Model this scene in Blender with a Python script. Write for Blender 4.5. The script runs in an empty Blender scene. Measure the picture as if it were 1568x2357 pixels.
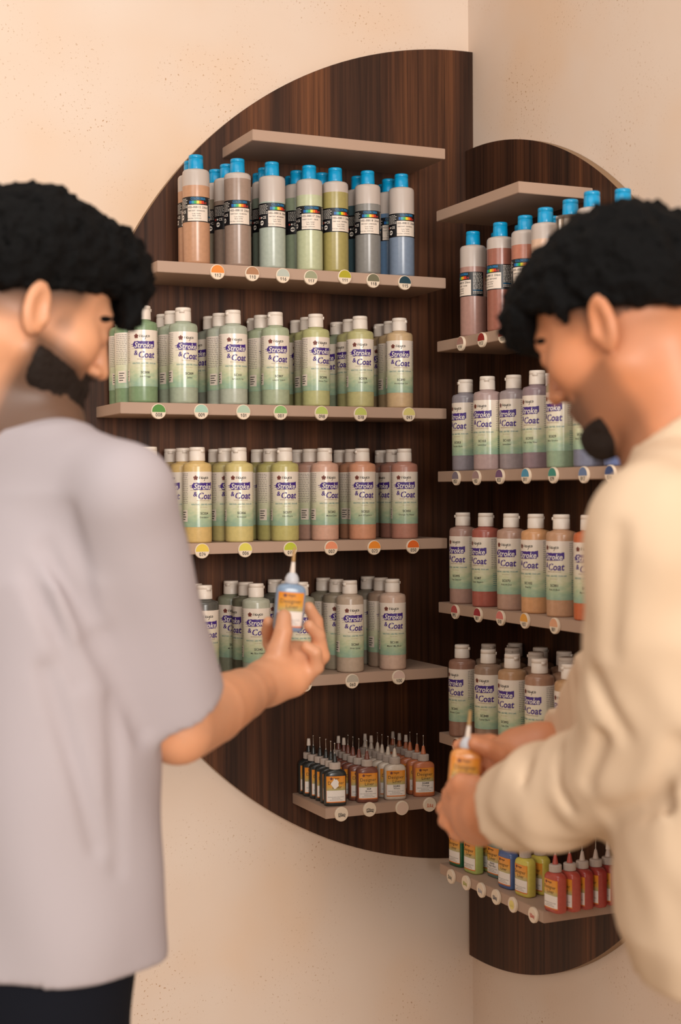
import bpy, bmesh, math, random
import numpy as np
from mathutils import Vector, Matrix
random.seed(7)
sc = bpy.context.scene
C = sc.collection

# ---------------------------------------------------------------- camera (solved from the shelves' edges)
CAM = np.array([-1.4551, -2.5745, 1.3983])
YAW, PIT, ROL = map(math.radians, (24.5009, -0.7514, -0.3530))
FPX, IW, IH = 3441.13, 1568, 2357
fw = np.array([math.sin(YAW)*math.cos(PIT), math.cos(YAW)*math.cos(PIT), math.sin(PIT)])
r0 = np.array([math.cos(YAW), -math.sin(YAW), 0.0]); u0 = np.cross(r0, fw)
rt = r0*math.cos(ROL)+u0*math.sin(ROL); up = -r0*math.sin(ROL)+u0*math.cos(ROL)
cd = bpy.data.cameras.new('camera'); cam = bpy.data.objects.new('camera', cd); C.objects.link(cam)
M = Matrix(((rt[0], up[0], -fw[0], CAM[0]), (rt[1], up[1], -fw[1], CAM[1]), (rt[2], up[2], -fw[2], CAM[2]), (0, 0, 0, 1)))
cam.matrix_world = M
cd.sensor_fit = 'VERTICAL'; cd.sensor_height = 36.0; cd.lens = 36.0*FPX/IH
cd.clip_start = 0.05; cd.clip_end = 50
cd.dof.use_dof = True; cd.dof.focus_distance = 2.66; cd.dof.aperture_fstop = 3.0
sc.camera = cam

# ---------------------------------------------------------------- light and exposure
sc.view_settings.view_transform = 'Standard'; sc.view_settings.look = 'None'
sc.view_settings.exposure = 0.0; sc.view_settings.gamma = 1.0; sc.view_settings.use_curve_mapping = False
wd = bpy.data.worlds.new('world'); sc.world = wd; wd.use_nodes = True
wd.node_tree.nodes['Background'].inputs[0].default_value = (1.0, 0.88, 0.76, 1)
wd.node_tree.nodes['Background'].inputs[1].default_value = 0.18
def area(name, loc, target, sx, sy, power, col):
    l = bpy.data.lights.new(name, 'AREA'); l.shape = 'RECTANGLE'; l.size = sx; l.size_y = sy
    l.energy = power; l.color = col
    o = bpy.data.objects.new(name, l); C.objects.link(o); o.location = loc
    o.rotation_euler = (Vector(target)-Vector(loc)).to_track_quat('-Z', 'Y').to_euler()
    return o
area('window_light', (-1.45, -5.1, 2.0), (-0.6, -0.2, 1.2), 1.4, 1.4, 150, (1.0, 0.94, 0.88))
area('ceiling_light', (-1.35, -1.45, 2.88), (-1.3, -1.4, 0), 1.6, 1.6, 22, (1.0, 0.93, 0.86))
area('left_fill', (-4.3, -4.0, 2.4), (-0.2, -0.5, 1.25), 2.2, 1.7, 55, (1.0, 0.93, 0.87))  # unseen fill added on the left to lift the right wall

# ---------------------------------------------------------------- picture rays -> places in the room
def ray(px, py):
    return fw + rt*(px-IW/2)/FPX - up*(py-IH/2)/FPX
def at(px, py, D): return CAM + ray(px, py)*D
def at_y(px, py, y): d = ray(px, py); return CAM + d*((y-CAM[1])/d[1])
def at_x(px, py, x): d = ray(px, py); return CAM + d*((x-CAM[0])/d[0])
def at_z(px, py, z): d = ray(px, py); return CAM + d*((z-CAM[2])/d[2])

# ---------------------------------------------------------------- materials
def lin(c): return tuple(((v/255)/12.92 if v/255 <= .04045 else ((v/255+.055)/1.055)**2.4) for v in c)
MC = {}
def mat(name, rgb, rough=.5, coat=0, sss=0, spec=.5, metal=0, trans=0):
    if name in MC: return MC[name]
    m = bpy.data.materials.new(name); m.use_nodes = True
    b = m.node_tree.nodes['Principled BSDF']
    b.inputs['Base Color'].default_value = (*lin(rgb), 1)
    b.inputs['Roughness'].default_value = rough
    b.inputs['Metallic'].default_value = metal
    b.inputs['Specular IOR Level'].default_value = spec
    if coat: b.inputs['Coat Weight'].default_value = coat; b.inputs['Coat Roughness'].default_value = .12
    if sss: b.inputs['Subsurface Weight'].default_value = sss; b.inputs['Subsurface Radius'].default_value = (.02, .008, .004)
    if trans: b.inputs['Transmission Weight'].default_value = trans
    MC[name] = m; return m
def nd(m, t, **k):
    n = m.node_tree.nodes.new(t)
    for a, v in k.items(): setattr(n, a, v)
    return n
def ramp(m, stops):
    n = nd(m, 'ShaderNodeValToRGB'); e = n.color_ramp.elements
    while len(e) < len(stops): e.new(.5)
    for el, (p, c) in zip(e, stops): el.position = p; el.color = (*lin(c), 1)
    return n
def noise(m, scale, detail=4, vec=(1, 1, 1), rough=.5):
    tc = nd(m, 'ShaderNodeTexCoord'); mp = nd(m, 'ShaderNodeMapping'); mp.inputs['Scale'].default_value = vec
    n = nd(m, 'ShaderNodeTexNoise'); n.inputs['Scale'].default_value = scale; n.inputs['Detail'].default_value = detail
    n.inputs['Roughness'].default_value = rough
    m.node_tree.links.new(tc.outputs['Object'], mp.inputs[0]); m.node_tree.links.new(mp.outputs[0], n.inputs['Vector'])
    return n
def bump(m, src, strength, dist=.002):
    b = nd(m, 'ShaderNodeBump'); b.inputs['Strength'].default_value = strength; b.inputs['Distance'].default_value = dist
    m.node_tree.links.new(src, b.inputs['Height']); m.node_tree.links.new(b.outputs[0], m.node_tree.nodes['Principled BSDF'].inputs['Normal'])
def mixc(m, fac, a, b, mode='MIX'):
    n = nd(m, 'ShaderNodeMix', data_type='RGBA', blend_type=mode)
    L = m.node_tree.links
    if isinstance(fac, (int, float)): n.inputs[0].default_value = fac
    else: L.new(fac, n.inputs[0])
    for i, v in ((6, a), (7, b)):
        if isinstance(v, tuple): n.inputs[i].default_value = (*lin(v), 1)
        else: L.new(v, n.inputs[i])
    return n.outputs[2]

def plaster():
    m = mat('plaster', (226, 205, 182), .85, spec=.25); L = m.node_tree.links; b = m.node_tree.nodes['Principled BSDF']
    n1 = noise(m, 2.2, 3); r1 = ramp(m, [(.35, (225, 208, 193)), (.52, (223, 201, 182)), (.70, (224, 192, 162))]); L.new(n1.outputs[0], r1.inputs[0])
    n2 = noise(m, 210, 1); r2 = ramp(m, [(.665, (0, 0, 0)), (.70, (255, 255, 255))]); L.new(n2.outputs[0], r2.inputs[0])
    n3 = noise(m, 5, 3); r3 = ramp(m, [(.46, (0, 0, 0)), (.66, (255, 255, 255))]); L.new(n3.outputs[0], r3.inputs[0])
    f = mixc(m, 1.0, r2.outputs[0], r3.outputs[0], 'MULTIPLY')
    L.new(mixc(m, f, r1.outputs[0], (178, 138, 100)), b.inputs['Base Color'])
    n4 = noise(m, 40, 5); bump(m, n4.outputs[0], .12)
    return m
def walnut():
    m = mat('walnut', (80, 50, 34), .5, spec=.28); L = m.node_tree.links; b = m.node_tree.nodes['Principled BSDF']
    n1 = noise(m, 1.0, 5, (16, 16, .55)); r1 = ramp(m, [(.28, (48, 29, 19)), (.5, (76, 45, 28)), (.72, (112, 68, 40))]); L.new(n1.outputs[0], r1.inputs[0])
    n2 = noise(m, 1.0, 6, (150, 150, 2.0), .65); r2 = ramp(m, [(.34, (110, 98, 92)), (.6, (255, 255, 255))]); L.new(n2.outputs[0], r2.inputs[0])
    L.new(mixc(m, .8, r1.outputs[0], r2.outputs[0], 'MULTIPLY'), b.inputs['Base Color'])
    bump(m, n2.outputs[0], .1, .001)
    return m
PLASTER, WALNUT = plaster(), walnut()
EDGE = mat('edge_band', (142, 112, 82), .5)
SHELF = mat('shelf_taupe', (172, 143, 123), .55)
n_ = noise(SHELF, 500, 2); bump(SHELF, n_.outputs[0], .05, .0005)

# ---------------------------------------------------------------- object helpers
def new_obj(name, verts, faces, mats, parent=None, mi=None, smooth=False):
    me = bpy.data.meshes.new(name)
    me.from_pydata([tuple(map(float, v)) for v in verts], [], [tuple(map(int, f)) for f in faces])
    for m in (mats if isinstance(mats, (list, tuple)) else [mats]): me.materials.append(m)
    if mi is not None: me.polygons.foreach_set('material_index', np.array(mi, dtype=np.int32))
    if smooth: me.polygons.foreach_set('use_smooth', np.ones(len(me.polygons), dtype=bool))
    me.update()
    o = bpy.data.objects.new(name, me); C.objects.link(o)
    if parent is not None: o.parent = parent
    return o
def link_mesh(name, me, parent):
    o = bpy.data.objects.new(name, me); C.objects.link(o); o.parent = parent; return o
def tag(o, label, cat, group=None):
    n = len(label.split()); assert 4 <= n <= 16, (n, label)
    o['label'] = label; o['category'] = cat
    if group: o['group'] = group
    return o
def struct(o): o['kind'] = 'structure'; return o
def box(lo, hi, bev=0):
    bm = bmesh.new(); bmesh.ops.create_cube(bm, size=1)
    for v in bm.verts: v.co = Vector([lo[i]+(v.co[i]+.5)*(hi[i]-lo[i]) for i in range(3)])
    if bev: bmesh.ops.bevel(bm, geom=bm.edges[:], offset=bev, segments=2, affect='EDGES')
    return bm
def bm_obj(name, bm, mats, parent=None, smooth=False):
    bmesh.ops.recalc_face_normals(bm, faces=bm.faces[:])
    me = bpy.data.meshes.new(name); bm.to_mesh(me); bm.free()
    for m in (mats if isinstance(mats, (list, tuple)) else [mats]): me.materials.append(m)
    if smooth:
        for p in me.polygons: p.use_smooth = True
    o = bpy.data.objects.new(name, me); C.objects.link(o)
    if parent is not None: o.parent = parent
    return o
def empty(name, loc, rz=0):
    o = bpy.data.objects.new(name, None); C.objects.link(o); o.location = tuple(map(float, loc)); o.rotation_euler = (0, 0, rz)
    o.empty_display_size = .02; return o
def revolve(prof, n=40, mats=None):
    """prof: list of (r, z, material index of the band above the point)"""
    V, F, MI = [], [], []
    for r, z, *_ in prof:
        for k in range(n):
            a = 2*math.pi*k/n; V.append((r*math.cos(a), r*math.sin(a), z))
    for i in range(len(prof)-1):
        for k in range(n):
            k2 = (k+1) % n; F.append((i*n+k, i*n+k2, (i+1)*n+k2, (i+1)*n+k)); MI.append(prof[i][2] if len(prof[i]) > 2 else 0)
    F.append(tuple(range(n-1, -1, -1))); MI.append(prof[0][2] if len(prof[0]) > 2 else 0)
    F.append(tuple((len(prof)-1)*n+k for k in range(n))); MI.append(prof[-2][2] if len(prof[-2]) > 2 else 0)
    return V, F, MI

# ---------------------------------------------------------------- the room
def wall(name, lo, hi): return struct(bm_obj(name, box(lo, hi), PLASTER))
wall('wall_left', (-3.4, 0, -.1), (.12, .12, 2.9))
wall('wall_right', (0, -3.4, -.1), (.12, 0, 2.9))
FLOOR = mat('floor_screed', (150, 130, 108), .6); n_ = noise(FLOOR, 6, 5)
r_ = ramp(FLOOR, [(.3, (188, 166, 140)), (.7, (204, 184, 158))]); FLOOR.node_tree.links.new(n_.outputs[0], r_.inputs[0])
FLOOR.node_tree.links.new(r_.outputs[0], FLOOR.node_tree.nodes['Principled BSDF'].inputs['Base Color'])
struct(bm_obj('floor', box((-3.4, -3.4, -.1), (0, 0, 0)), FLOOR))

T = .018
def disc_board(name, axis, c, cz, R, lim, label):
    pts = []
    a0 = math.acos(max(-1, min(1, (lim-c)/R)))       # angle where circle meets the limit line
    N = 120
    for i in range(N+1):
        a = a0 + (2*math.pi-2*a0)*i/N
        pts.append((c+R*math.cos(a), cz+R*math.sin(a)))
    n = len(pts); V = []
    for d in (-.0006, -T):
        for p in pts: V.append((p[0], d, p[1]) if axis == 'x' else (d, p[0], p[1]))
    F = [tuple(range(n)), tuple(range(2*n-1, n-1, -1))]; MI = [0, 0]
    for i in range(n):
        j = (i+1) % n; F.append((i, i+n, j+n, j)); MI.append(1)
    o = new_obj(name, V, F, [WALNUT, EDGE], mi=MI)
    bm = bmesh.new(); bm.from_mesh(o.data); bmesh.ops.recalc_face_normals(bm, faces=bm.faces[:]); bm.to_mesh(o.data); bm.free()
    tag(o, label, 'backboard', 'half round walnut boards in the corner')
    return o
disc_board('walnut_backboard', 'x', -.003, 1.469, .7868, -.0005, 'half round walnut board on the left wall, higher of the two')
disc_board('walnut_backboard', 'y', -.0414, 1.2754, .7862, -.0185, 'half round walnut board on the right wall, lower, partly behind the cream-shirted man')

TH, DL, DR, XR, GY = .019, .1514, .1456, -.1447, -.1690
YL, XRF = -(T+DL), -(T+DR)
Lz = [2.0232, 1.7881, 1.5503, 1.3137, 1.0773, .8411]
Rz = [1.9083, 1.6716, 1.4353, 1.1974, .9597, .7196]
Lx = [-.5207, -.6929, -.7583, -.745, -.650, -.3916]
Ry = [-.4547, -.665, -.765, -.765, -.70, -.5221]
SN = ['topmost empty shelf', 'shelf holding the tall blue-capped bottles', 'shelf of green glaze bottles', 'shelf of yellow to orange glaze bottles', 'shelf of grey and beige glaze bottles', 'lowest shelf holding the small dark and orange liner bottles']
SM = ['topmost empty shelf', 'shelf of tall pink and red blue-capped bottles', 'shelf of violet and blue glaze bottles', 'shelf of pink to orange glaze bottles', 'shelf of brown glaze bottles', 'lowest shelf holding green to red liner bottles']
for i in range(6):
    o = bm_obj('wall_shelf', box((Lx[i], YL, Lz[i]-TH), (XR, -T, Lz[i]), .0008), SHELF)
    tag(o, 'taupe '+SN[i]+', on the left board', 'shelf', 'taupe shelves')
    o = bm_obj('wall_shelf', box((XRF, Ry[i], Rz[i]-TH), (-T, GY, Rz[i]), .0008), SHELF)
    tag(o, 'taupe '+SM[i]+', on the right board', 'shelf', 'taupe shelves')

# ---------------------------------------------------------------- lettering
TC = {}
def text2d(s, bold=0, shear=0):
    k = (s, bold, shear)
    if k in TC: return TC[k]
    cu = bpy.data.curves.new('t', 'FONT'); cu.body = s; cu.size = 1; cu.resolution_u = 2; cu.offset = bold; cu.shear = shear
    o = bpy.data.objects.new('t', cu); C.objects.link(o)
    dg = bpy.context.evaluated_depsgraph_get(); me = o.evaluated_get(dg).to_mesh()
    V = np.array([v.co[:2] for v in me.vertices]) if len(me.vertices) else np.zeros((0, 2))
    F = [tuple(p.vertices) for p in me.polygons]
    o.evaluated_get(dg).to_mesh_clear(); bpy.data.objects.remove(o); bpy.data.curves.remove(cu)
    if len(V): V[:, 0] -= (V[:, 0].min()+V[:, 0].max())/2
    TC[k] = (V, F); return TC[k]
class Deco:
    """flat shapes in (u, v) with height w over a surface, later wrapped by a mapping"""
    def __init__(s): s.V = []; s.F = []; s.M = []
    def add(s, V, F, w, mi):
        b = len(s.V); s.V += [(float(v[0]), float(v[1]), w) for v in V]; s.F += [tuple(b+i for i in f) for f in F]; s.M += [mi]*len(F)
    def text(s, st, u, v, h, mi, w=.0003, bold=0, shear=0, wid=None, rot=0):
        V, F = text2d(st, bold, shear)
        if not len(V): return
        V = V*h/.72; V = V-np.array([0, h*.5])
        if wid: V = V*np.array([wid/max(1e-6, np.ptp(V[:, 0])), 1])
        if rot: c, n = math.cos(rot), math.sin(rot); V = V@np.array([[c, n], [-n, c]])
        s.add(V+np.array([u, v]), F, w, mi)
    def rect(s, u0, u1, v0, v1, mi, w=.0001, nu=None):
        nu = nu or max(1, int((u1-u0)/.0025)); V, F = [], []
        for i in range(nu+1):
            u = u0+(u1-u0)*i/nu; V += [(u, v0), (u, v1)]
        for i in range(nu): F.append((2*i, 2*i+2, 2*i+3, 2*i+1))
        s.add(V, F, w, mi)
    def strip(s, us, tops, bots, mi, w):
        V, F = [], []
        for u, a, b in zip(us, bots, tops): V += [(u, a), (u, b)]
        for i in range(len(us)-1): F.append((2*i, 2*i+2, 2*i+3, 2*i+1))
        s.add(V, F, w, mi)
    def line(s, pts, th, mi, w):
        P = np.array(pts, float); n = len(P); V, F = [], []
        for i in range(n):
            t = P[min(i+1, n-1)]-P[max(i-1, 0)]; t = t/(np.linalg.norm(t)+1e-9); q = np.array([-t[1], t[0]])*th/2
            V += [P[i]-q, P[i]+q]
        for i in range(n-1): F.append((2*i, 2*i+2, 2*i+3, 2*i+1))
        s.add(V, F, w, mi)
    def poly(s, pts, mi, w):
        s.add(pts, [tuple(range(len(pts)))], w, mi)
    def disc(s, u, v, r, mi, w, n=20): s.poly([(u+r*math.cos(2*math.pi*k/n), v+r*math.sin(2*math.pi*k/n)) for k in range(n)], mi, w)
    def mesh(s, name, mats, mp):
        me = bpy.data.meshes.new(name); me.from_pydata([mp(*v) for v in s.V], [], s.F)
        for m in mats: me.materials.append(m)
        me.polygons.foreach_set('material_index', np.array(s.M, dtype=np.int32)); me.update(); return me
def cyl_map(R): return lambda u, v, w: ((R+w)*math.sin(u/R), -(R+w)*math.cos(u/R), v)

# script lettering drawn with a pen: each stroke a list of points
def wob(a, b, n=8): return [(a[0]+(b[0]-a[0])*i/n, a[1]+(b[1]-a[1])*i/n) for i in range(n+1)]
def arc(cx, cy, rx, ry, a0, a1, n=14): return [(cx+rx*math.cos(math.radians(a0+(a1-a0)*i/n)), cy+ry*math.sin(math.radians(a0+(a1-a0)*i/n))) for i in range(n+1)]
DIG = {'0': [arc(.5, .5, .32, .5, 90, 450)], '1': [[(.2, .6), (.5, 1)] + [(.5, 0)]], '2': [arc(.5, .72, .32, .28, 160, -30)+[(.15, 0), (.85, .05)]],
       '3': [arc(.45, .75, .3, .25, 150, -90)+arc(.45, .26, .36, .26, 90, -150)], '4': [[(.55, 1), (.12, .35), (.9, .38)], [(.68, .7), (.6, 0)]],
       '5': [[(.85, 1), (.3, 1), (.22, .55)]+arc(.45, .32, .36, .3, 110, -140)], '6': [[(.7, 1), (.3, .6)]+arc(.48, .28, .3, .28, 150, 510)],
       '7': [[(.12, 1), (.85, 1), (.4, 0)], [(.3, .5), (.75, .55)]], '8': [arc(.5, .75, .27, .25, -90, 270)+arc(.5, .25, .33, .25, 90, -270)],
       '9': [arc(.45, .72, .3, .27, 0, 360)+[(.75, .7), (.6, 0)]]}
def hand_digits(D, s, u, v, h, mi, w):
    x = u-len(s)*h*.36
    for ch in s:
        for st in DIG[ch]: D.line([(x+p[0]*h*.72, v-h/2+p[1]*h) for p in st], h*.17, mi, w)
        x += h*.74
def squiggle(D, u, v, h, wid, loops, mi, w, amp=1):
    pts = []
    for i in range(loops*14+1):
        t = i/(loops*14); a = t*loops*2*math.pi
        pts.append((u-wid/2+wid*t+h*.32*math.sin(a), v-h*.5*math.cos(a)*(.8+.25*math.sin(t*7))+.1*h*math.sin(5*t)))
    D.line(pts, .00085, mi, w)
def maker_script(D, u, v, h, mi, w):
    """the maker's name in a joined hand: m a y c o"""
    st = [[(0, 0), (.1, 1), (.18, .1), (.4, 1), (.48, .1), (.72, 1), (.8, 0)], arc(1.25, .35, .28, .33, 40, 380)+[(1.6, 0)],
          [(1.8, .7), (1.9, .1), (2.2, .1), (2.4, .7), (2.2, -.5), (1.9, -.8)], arc(2.85, .35, .26, .33, 50, 320), arc(3.5, .38, .26, .3, 90, 450)]
    for s_ in st: D.line([(u+p[0]*h, v+p[1]*h) for p in s_], h*.2, mi, w)
def rosette(D, u, v, r, m1, m2, w):
    for k in range(5):
        a = math.pi/2+k*2*math.pi/5; D.disc(u+r*.62*math.cos(a), v+r*.62*math.sin(a), r*.42, m1, w, 10)
    D.disc(u, v, r*.36, m2, w+.0001, 5); D.disc(u, v, r*.2, m1, w+.0002, 5)

PRP = mat('ink_purple', (66, 38, 122), .4); WHT = mat('ink_white', (228, 218, 206), .45); BLK = mat('ink_black', (26, 22, 22), .5)
TEA = mat('ink_teal', (38, 120, 128), .5); TAN = mat('ink_tan', (150, 125, 95), .5); RST = mat('ink_rust', (120, 60, 48), .5); GRYI = mat('ink_grey', (120, 112, 104), .5)
STK = mat('sticker', (224, 208, 192), .4)
def label_wash(name, stops, z0, z1):
    m = mat(name, (200, 200, 180), .24, spec=.6); L = m.node_tree.links
    tc = nd(m, 'ShaderNodeTexCoord'); sx = nd(m, 'ShaderNodeSeparateXYZ'); mr = nd(m, 'ShaderNodeMapRange')
    mr.inputs[1].default_value = z0; mr.inputs[2].default_value = z1
    L.new(tc.outputs['Object'], sx.inputs[0]); L.new(sx.outputs[2], mr.inputs[0])
    n = noise(m, 60, 3, (1, 1, 2.2)); a = nd(m, 'ShaderNodeMath', operation='MULTIPLY_ADD'); a.inputs[1].default_value = .45
    s = nd(m, 'ShaderNodeMath', operation='SUBTRACT'); s.inputs[1].default_value = .22
    L.new(n.outputs[0], a.inputs[0]); L.new(mr.outputs[0], a.inputs[2]); L.new(a.outputs[0], s.inputs[0])
    r = ramp(m, stops); L.new(s.outputs[0], r.inputs[0]); L.new(r.outputs[0], m.node_tree.nodes['Principled BSDF'].inputs['Base Color'])
    return m
LBL = label_wash('glaze_label_wash', [(0, (146, 172, 148)), (.16, (168, 186, 152)), (.32, (200, 201, 164)), (.52, (222, 212, 188)), (1, (230, 215, 201))], .027, .121)
SMATS = [LBL, PRP, WHT, BLK, TEA, TAN, RST, GRYI, STK]
RB = .0246
def stroke_label(code, name_, seed, fine=True):
    D = Deco(); rnd = random.Random(seed)
    D.rect(-.0715, .0715, .027, .121, 0, .00012, 64)
    rosette(D, -.0130, .1105, .0040, 6, 3, .0003); maker_script(D, -.0072, .1088, .0045, 3, .0003)
    # ragged brush bar behind the first word
    n = 26; us = [-.0195+.0385*i/n for i in range(n+1)]
    tp = [.1022+.0003*math.sin(i*1.3)+rnd.uniform(-.0002, .0002)-(.003 if i < 2 else 0)+(.0008 if i > 22 else 0) for i in range(n+1)]
    bt = [.0902+.0003*math.sin(i*.9+1)+rnd.uniform(-.0002, .0002)+(.003 if i < 2 or i > n-2 else 0) for i in range(n+1)]
    D.strip(us, tp, bt, 1, .0003)
    D.rect(-.0235, -.0185, .0965, .0975, 1, .0003); D.rect(-.0225, -.0185, .0935, .0942, 1, .0003); D.rect(-.0225, .004, .0893, .0897, 5, .0003)
    D.text('Stroke', 0, .0962, .0092, 2, .0006, .016, .2, .0325)
    D.text('&', -.0138, .0832, .0080, 1, .0003, .02, .1); D.text('Coat', .0052, .0802, .0112, 1, .0003, .026, .16, .0285)
    D.text('WONDERGLAZE', .001, .0722, .0022, 5, .0003, 0, 0, .0255)
    D.text('NON-TOXIC - LEAD FREE - FOOD SAFE', .001, .0655, .0025, 4, .0003, .01, 0, .043)
    D.text('8 FL OZ 236 ml', .001, .0607, .0014, 5, .0003)
    if code:
        D.text(code, .002, .0503, .0040, 3, .0003, .02); D.text(name_, .002, .0437, .0030, 3, .0003, 0.005)
    if fine:
        for side in (-1, 1):
            for r in range(17):
                z = .117-r*.0031; u = side*.0385-.011
                while u < side*.0385+.010:
                    l = rnd.uniform(.002, .006); D.rect(u, min(u+l, side*.0385+.011), z, z+.0008, 7, .0003, 1); u += l+.0011
        for r in range(7):
            z = .058-r*.0035; u = .031
            while u < .05: l = rnd.uniform(.002, .005); D.rect(u, u+l, z, z+.0008, 4, .0003, 1); u += l+.001
        D.rect(-.044, -.0285, .036, .056, 8, .0003)
        for r in range(4): D.rect(-.042, -.034+.002*(r % 2), .0395+r*.004, .0408+r*.004, 3, .0005)
    return D.mesh('glaze_label', SMATS, cyl_map(RB))
GENERIC = [stroke_label('', '', s) for s in range(2)]

CAPW = mat('white_cap', (226, 212, 198), .42)
CAPB = mat('blue_cap', (0, 146, 196), .3, spec=.5)
def cap_mesh(name, R, z0, z1, m, tab=True):
    h = z1-z0
    V, F, MI = revolve([(R*1.02, z0), (R*1.03, z0+.001), (R, z1-.0075), (R*.965, z1-.0072), (R*.965, z1-.0066), (R*1.0, z1-.0064), (R*.99, z1-.0012), (R*.93, z1), (R*.3, z1+.0002)], 36)
    if tab:
        b = len(V); w, zz = .0042, z1-.007
        for x in (-w, w):
            for y in (-R*.8, -R*1.1):
                for z in (zz-.0022, zz+.0026): V.append((x, y, z))
        F += [(b, b+1, b+3, b+2), (b+4, b+6, b+7, b+5), (b, b+4, b+5, b+1), (b+2, b+3, b+7, b+6), (b+1, b+5, b+7, b+3), (b, b+2, b+6, b+4)]
    me = bpy.data.meshes.new(name); me.from_pydata(V, [], F); me.materials.append(m)
    me.polygons.foreach_set('use_smooth', np.array([len(f) == 4 for f in F]))
    me.update(); return me
def sharp(o_me):
    pass
CAP_A = cap_mesh('cap', .0134, .1395, .1632, CAPW)
CAP_B = cap_mesh('cap', .0124, .1620, .1862, CAPB, False)
BODY = {}
def paint_mat(rgb):
    k = 'paint_%d_%d_%d' % rgb
    if k in MC: return MC[k]
    m = mat(k, rgb, .27, spec=.55); b = m.node_tree.nodes['Principled BSDF']
    n = noise(m, 160, 3); r = ramp(m, [(.3, tuple(int(v*.97) for v in rgb)), (.7, tuple(min(255, int(v*1.02)) for v in rgb))])
    m.node_tree.links.new(n.outputs[0], r.inputs[0]); m.node_tree.links.new(r.outputs[0], b.inputs['Base Color'])
    return m
def body_A(rgb):
    k = ('A', rgb)
    if k not in BODY:
        V, F, MI = revolve([(.0220, 0), (.0238, .0012), (.0244, .004), (.0244, .129), (.0238, .1325), (.0222, .1352), (.016, .1372), (.0132, .1382), (.0130, .1400)], 44)
        me = bpy.data.meshes.new('bottle_body'); me.from_pydata(V, [], F); me.materials.append(paint_mat(rgb))
        for p in me.polygons: p.use_smooth = len(p.vertices) == 4
        BODY[k] = me
    return BODY[k]
FROST = mat('frosted_plastic', (186, 172, 162), .30)
def body_B(rgb, fill):
    k = ('B', rgb, fill)
    if k not in BODY:
        V, F, MI = revolve([(.0205, 0, 0), (.0224, .0012, 0), (.0232, .004, 0), (.0232, fill, 1), (.0232, .154, 1), (.0226, .1575, 1), (.0205, .160, 1), (.015, .1612, 1), (.0125, .1618, 1), (.0125, .163, 1)], 44)
        me = bpy.data.meshes.new('bottle_body'); me.from_pydata(V, [], F); me.materials.append(paint_mat(rgb)); me.materials.append(FROST)
        me.polygons.foreach_set('material_index', np.array(MI, dtype=np.int32))
        for p in me.polygons: p.use_smooth = len(p.vertices) == 4
        BODY[k] = me
    return BODY[k]
def facing(p, deg):
    """z rotation so the label's front (-Y) looks at the camera, then turned deg towards picture right"""
    d = np.array(p[:2])-CAM[:2]; az = math.atan2(-d[1], -d[0])        # direction bottle -> camera
    return az + math.radians(deg) + math.pi/2
def glaze_bottle(p, deg, rgb, label_me, label, group):
    o = empty('glaze_bottle', p, facing(p, deg)); tag(o, label, 'paint bottle', group)
    link_mesh('bottle_body', body_A(rgb), o); link_mesh('bottle_label', label_me, o)
    c = link_mesh('flip_cap', CAP_A, o); c.rotation_euler = (0, 0, random.choice([0.4, 1.2, 2.0, 2.8, -1.2, -.5]))
    return o

RBW = [mat('rain%d' % i, c, .4) for i, c in enumerate([(20, 90, 160), (30, 150, 160), (50, 160, 70), (220, 200, 40), (230, 130, 30), (200, 50, 30)])]
BLKL = mat('label_black', (20, 19, 22), .4); CYA = mat('ink_cyan', (30, 120, 170), .5); REDI = mat('ink_red', (200, 60, 45), .5)
HM = [BLKL, STK, BLK, CYA, REDI, WHT]+RBW
RC = .0234
def tall_label(code, nm, seed):
    D = Deco(); rnd = random.Random(seed)
    D.rect(-.060, .045, .070, .1125, 0, .00012, 48)
    D.text('COLOROBBIA', .003, .1092, .0042, 3, .0003, .02, 0, .0265)
    for i in range(6): D.rect(-.0125+i*.0042, -.0125+(i+1)*.0042, .1003, .1053, 6+i, .0003)
    D.text('Art', .0135, .1025, .0045, 4, .0005, .01, .4)
    D.rect(-.016, .0215, .0715, .0985, 1, .0003)
    D.text('HSS--'+code+'  236ml', .0025, .0945, .0036, 2, .0005, .01, 0, .035)
    D.text('FAIRY DUST - '+nm, .0, .0885, .0021, 2, .0005, 0.01, 0, .029)
    D.text('Code: 7205871', .0, .0835, .0019, 2, .0005, 0); D.text('Batch: 24708', .0, .0800, .0019, 2, .0005, 0); D.text('Prod date: 22/04/2022', -.004, .0757, .0019, 2, .0005, 0)
    # small print and marks on the left of the black band
    for r in range(7):
        u = -.038
        while u < -.020: l = rnd.uniform(.002, .004); D.rect(u, u+l, .1085-r*.0024, .1093-r*.0024, 5, .0003, 1); u += l+.001
    D.disc(-.0355, .0875, .0017, 4, .0003, 12); D.disc(-.0305, .0875, .0017, 5, .0003, 12); D.text('CE', -.0235, .0875, .0045, 5, .0003, .01)
    D.disc(-.029, .0785, .0042, 5, .0003); D.rect(-.0325, -.0255, .0778, .0792, 0, .0005)
    for r in range(15):
        u = .025
        while u < .042: l = rnd.uniform(.002, .006); D.rect(u, min(u+l, .043), .1095-r*.0025, .1104-r*.0025, 3 if r == 12 else 5, .0003, 1); u += l+.001
    return D.mesh('band_label', HM, cyl_map(RC))
def tall_bottle(p, deg, rgb, fill, lm, label, group):
    o = empty('tall_paint_bottle', p, facing(p, deg)); tag(o, label, 'paint bottle', group)
    link_mesh('bottle_body', body_B(rgb, fill), o); link_mesh('bottle_label', lm, o); link_mesh('blue_cap', CAP_B, o)
    return o

ORD = ['first', 'second', 'third', 'fourth', 'fifth', 'sixth', 'seventh', 'eighth']
ROWN = ['front row', 'middle row', 'back row']
SIDE = {'L': 'left board', 'R': 'right board'}
SHN = {1: 'blue-capped shelf', 2: 'third shelf', 3: 'fourth shelf', 4: 'fifth shelf'}
NUM = {2: 'third-highest', 3: 'fourth-highest', 4: 'fifth-highest', 1: 'second-highest'}

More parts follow.
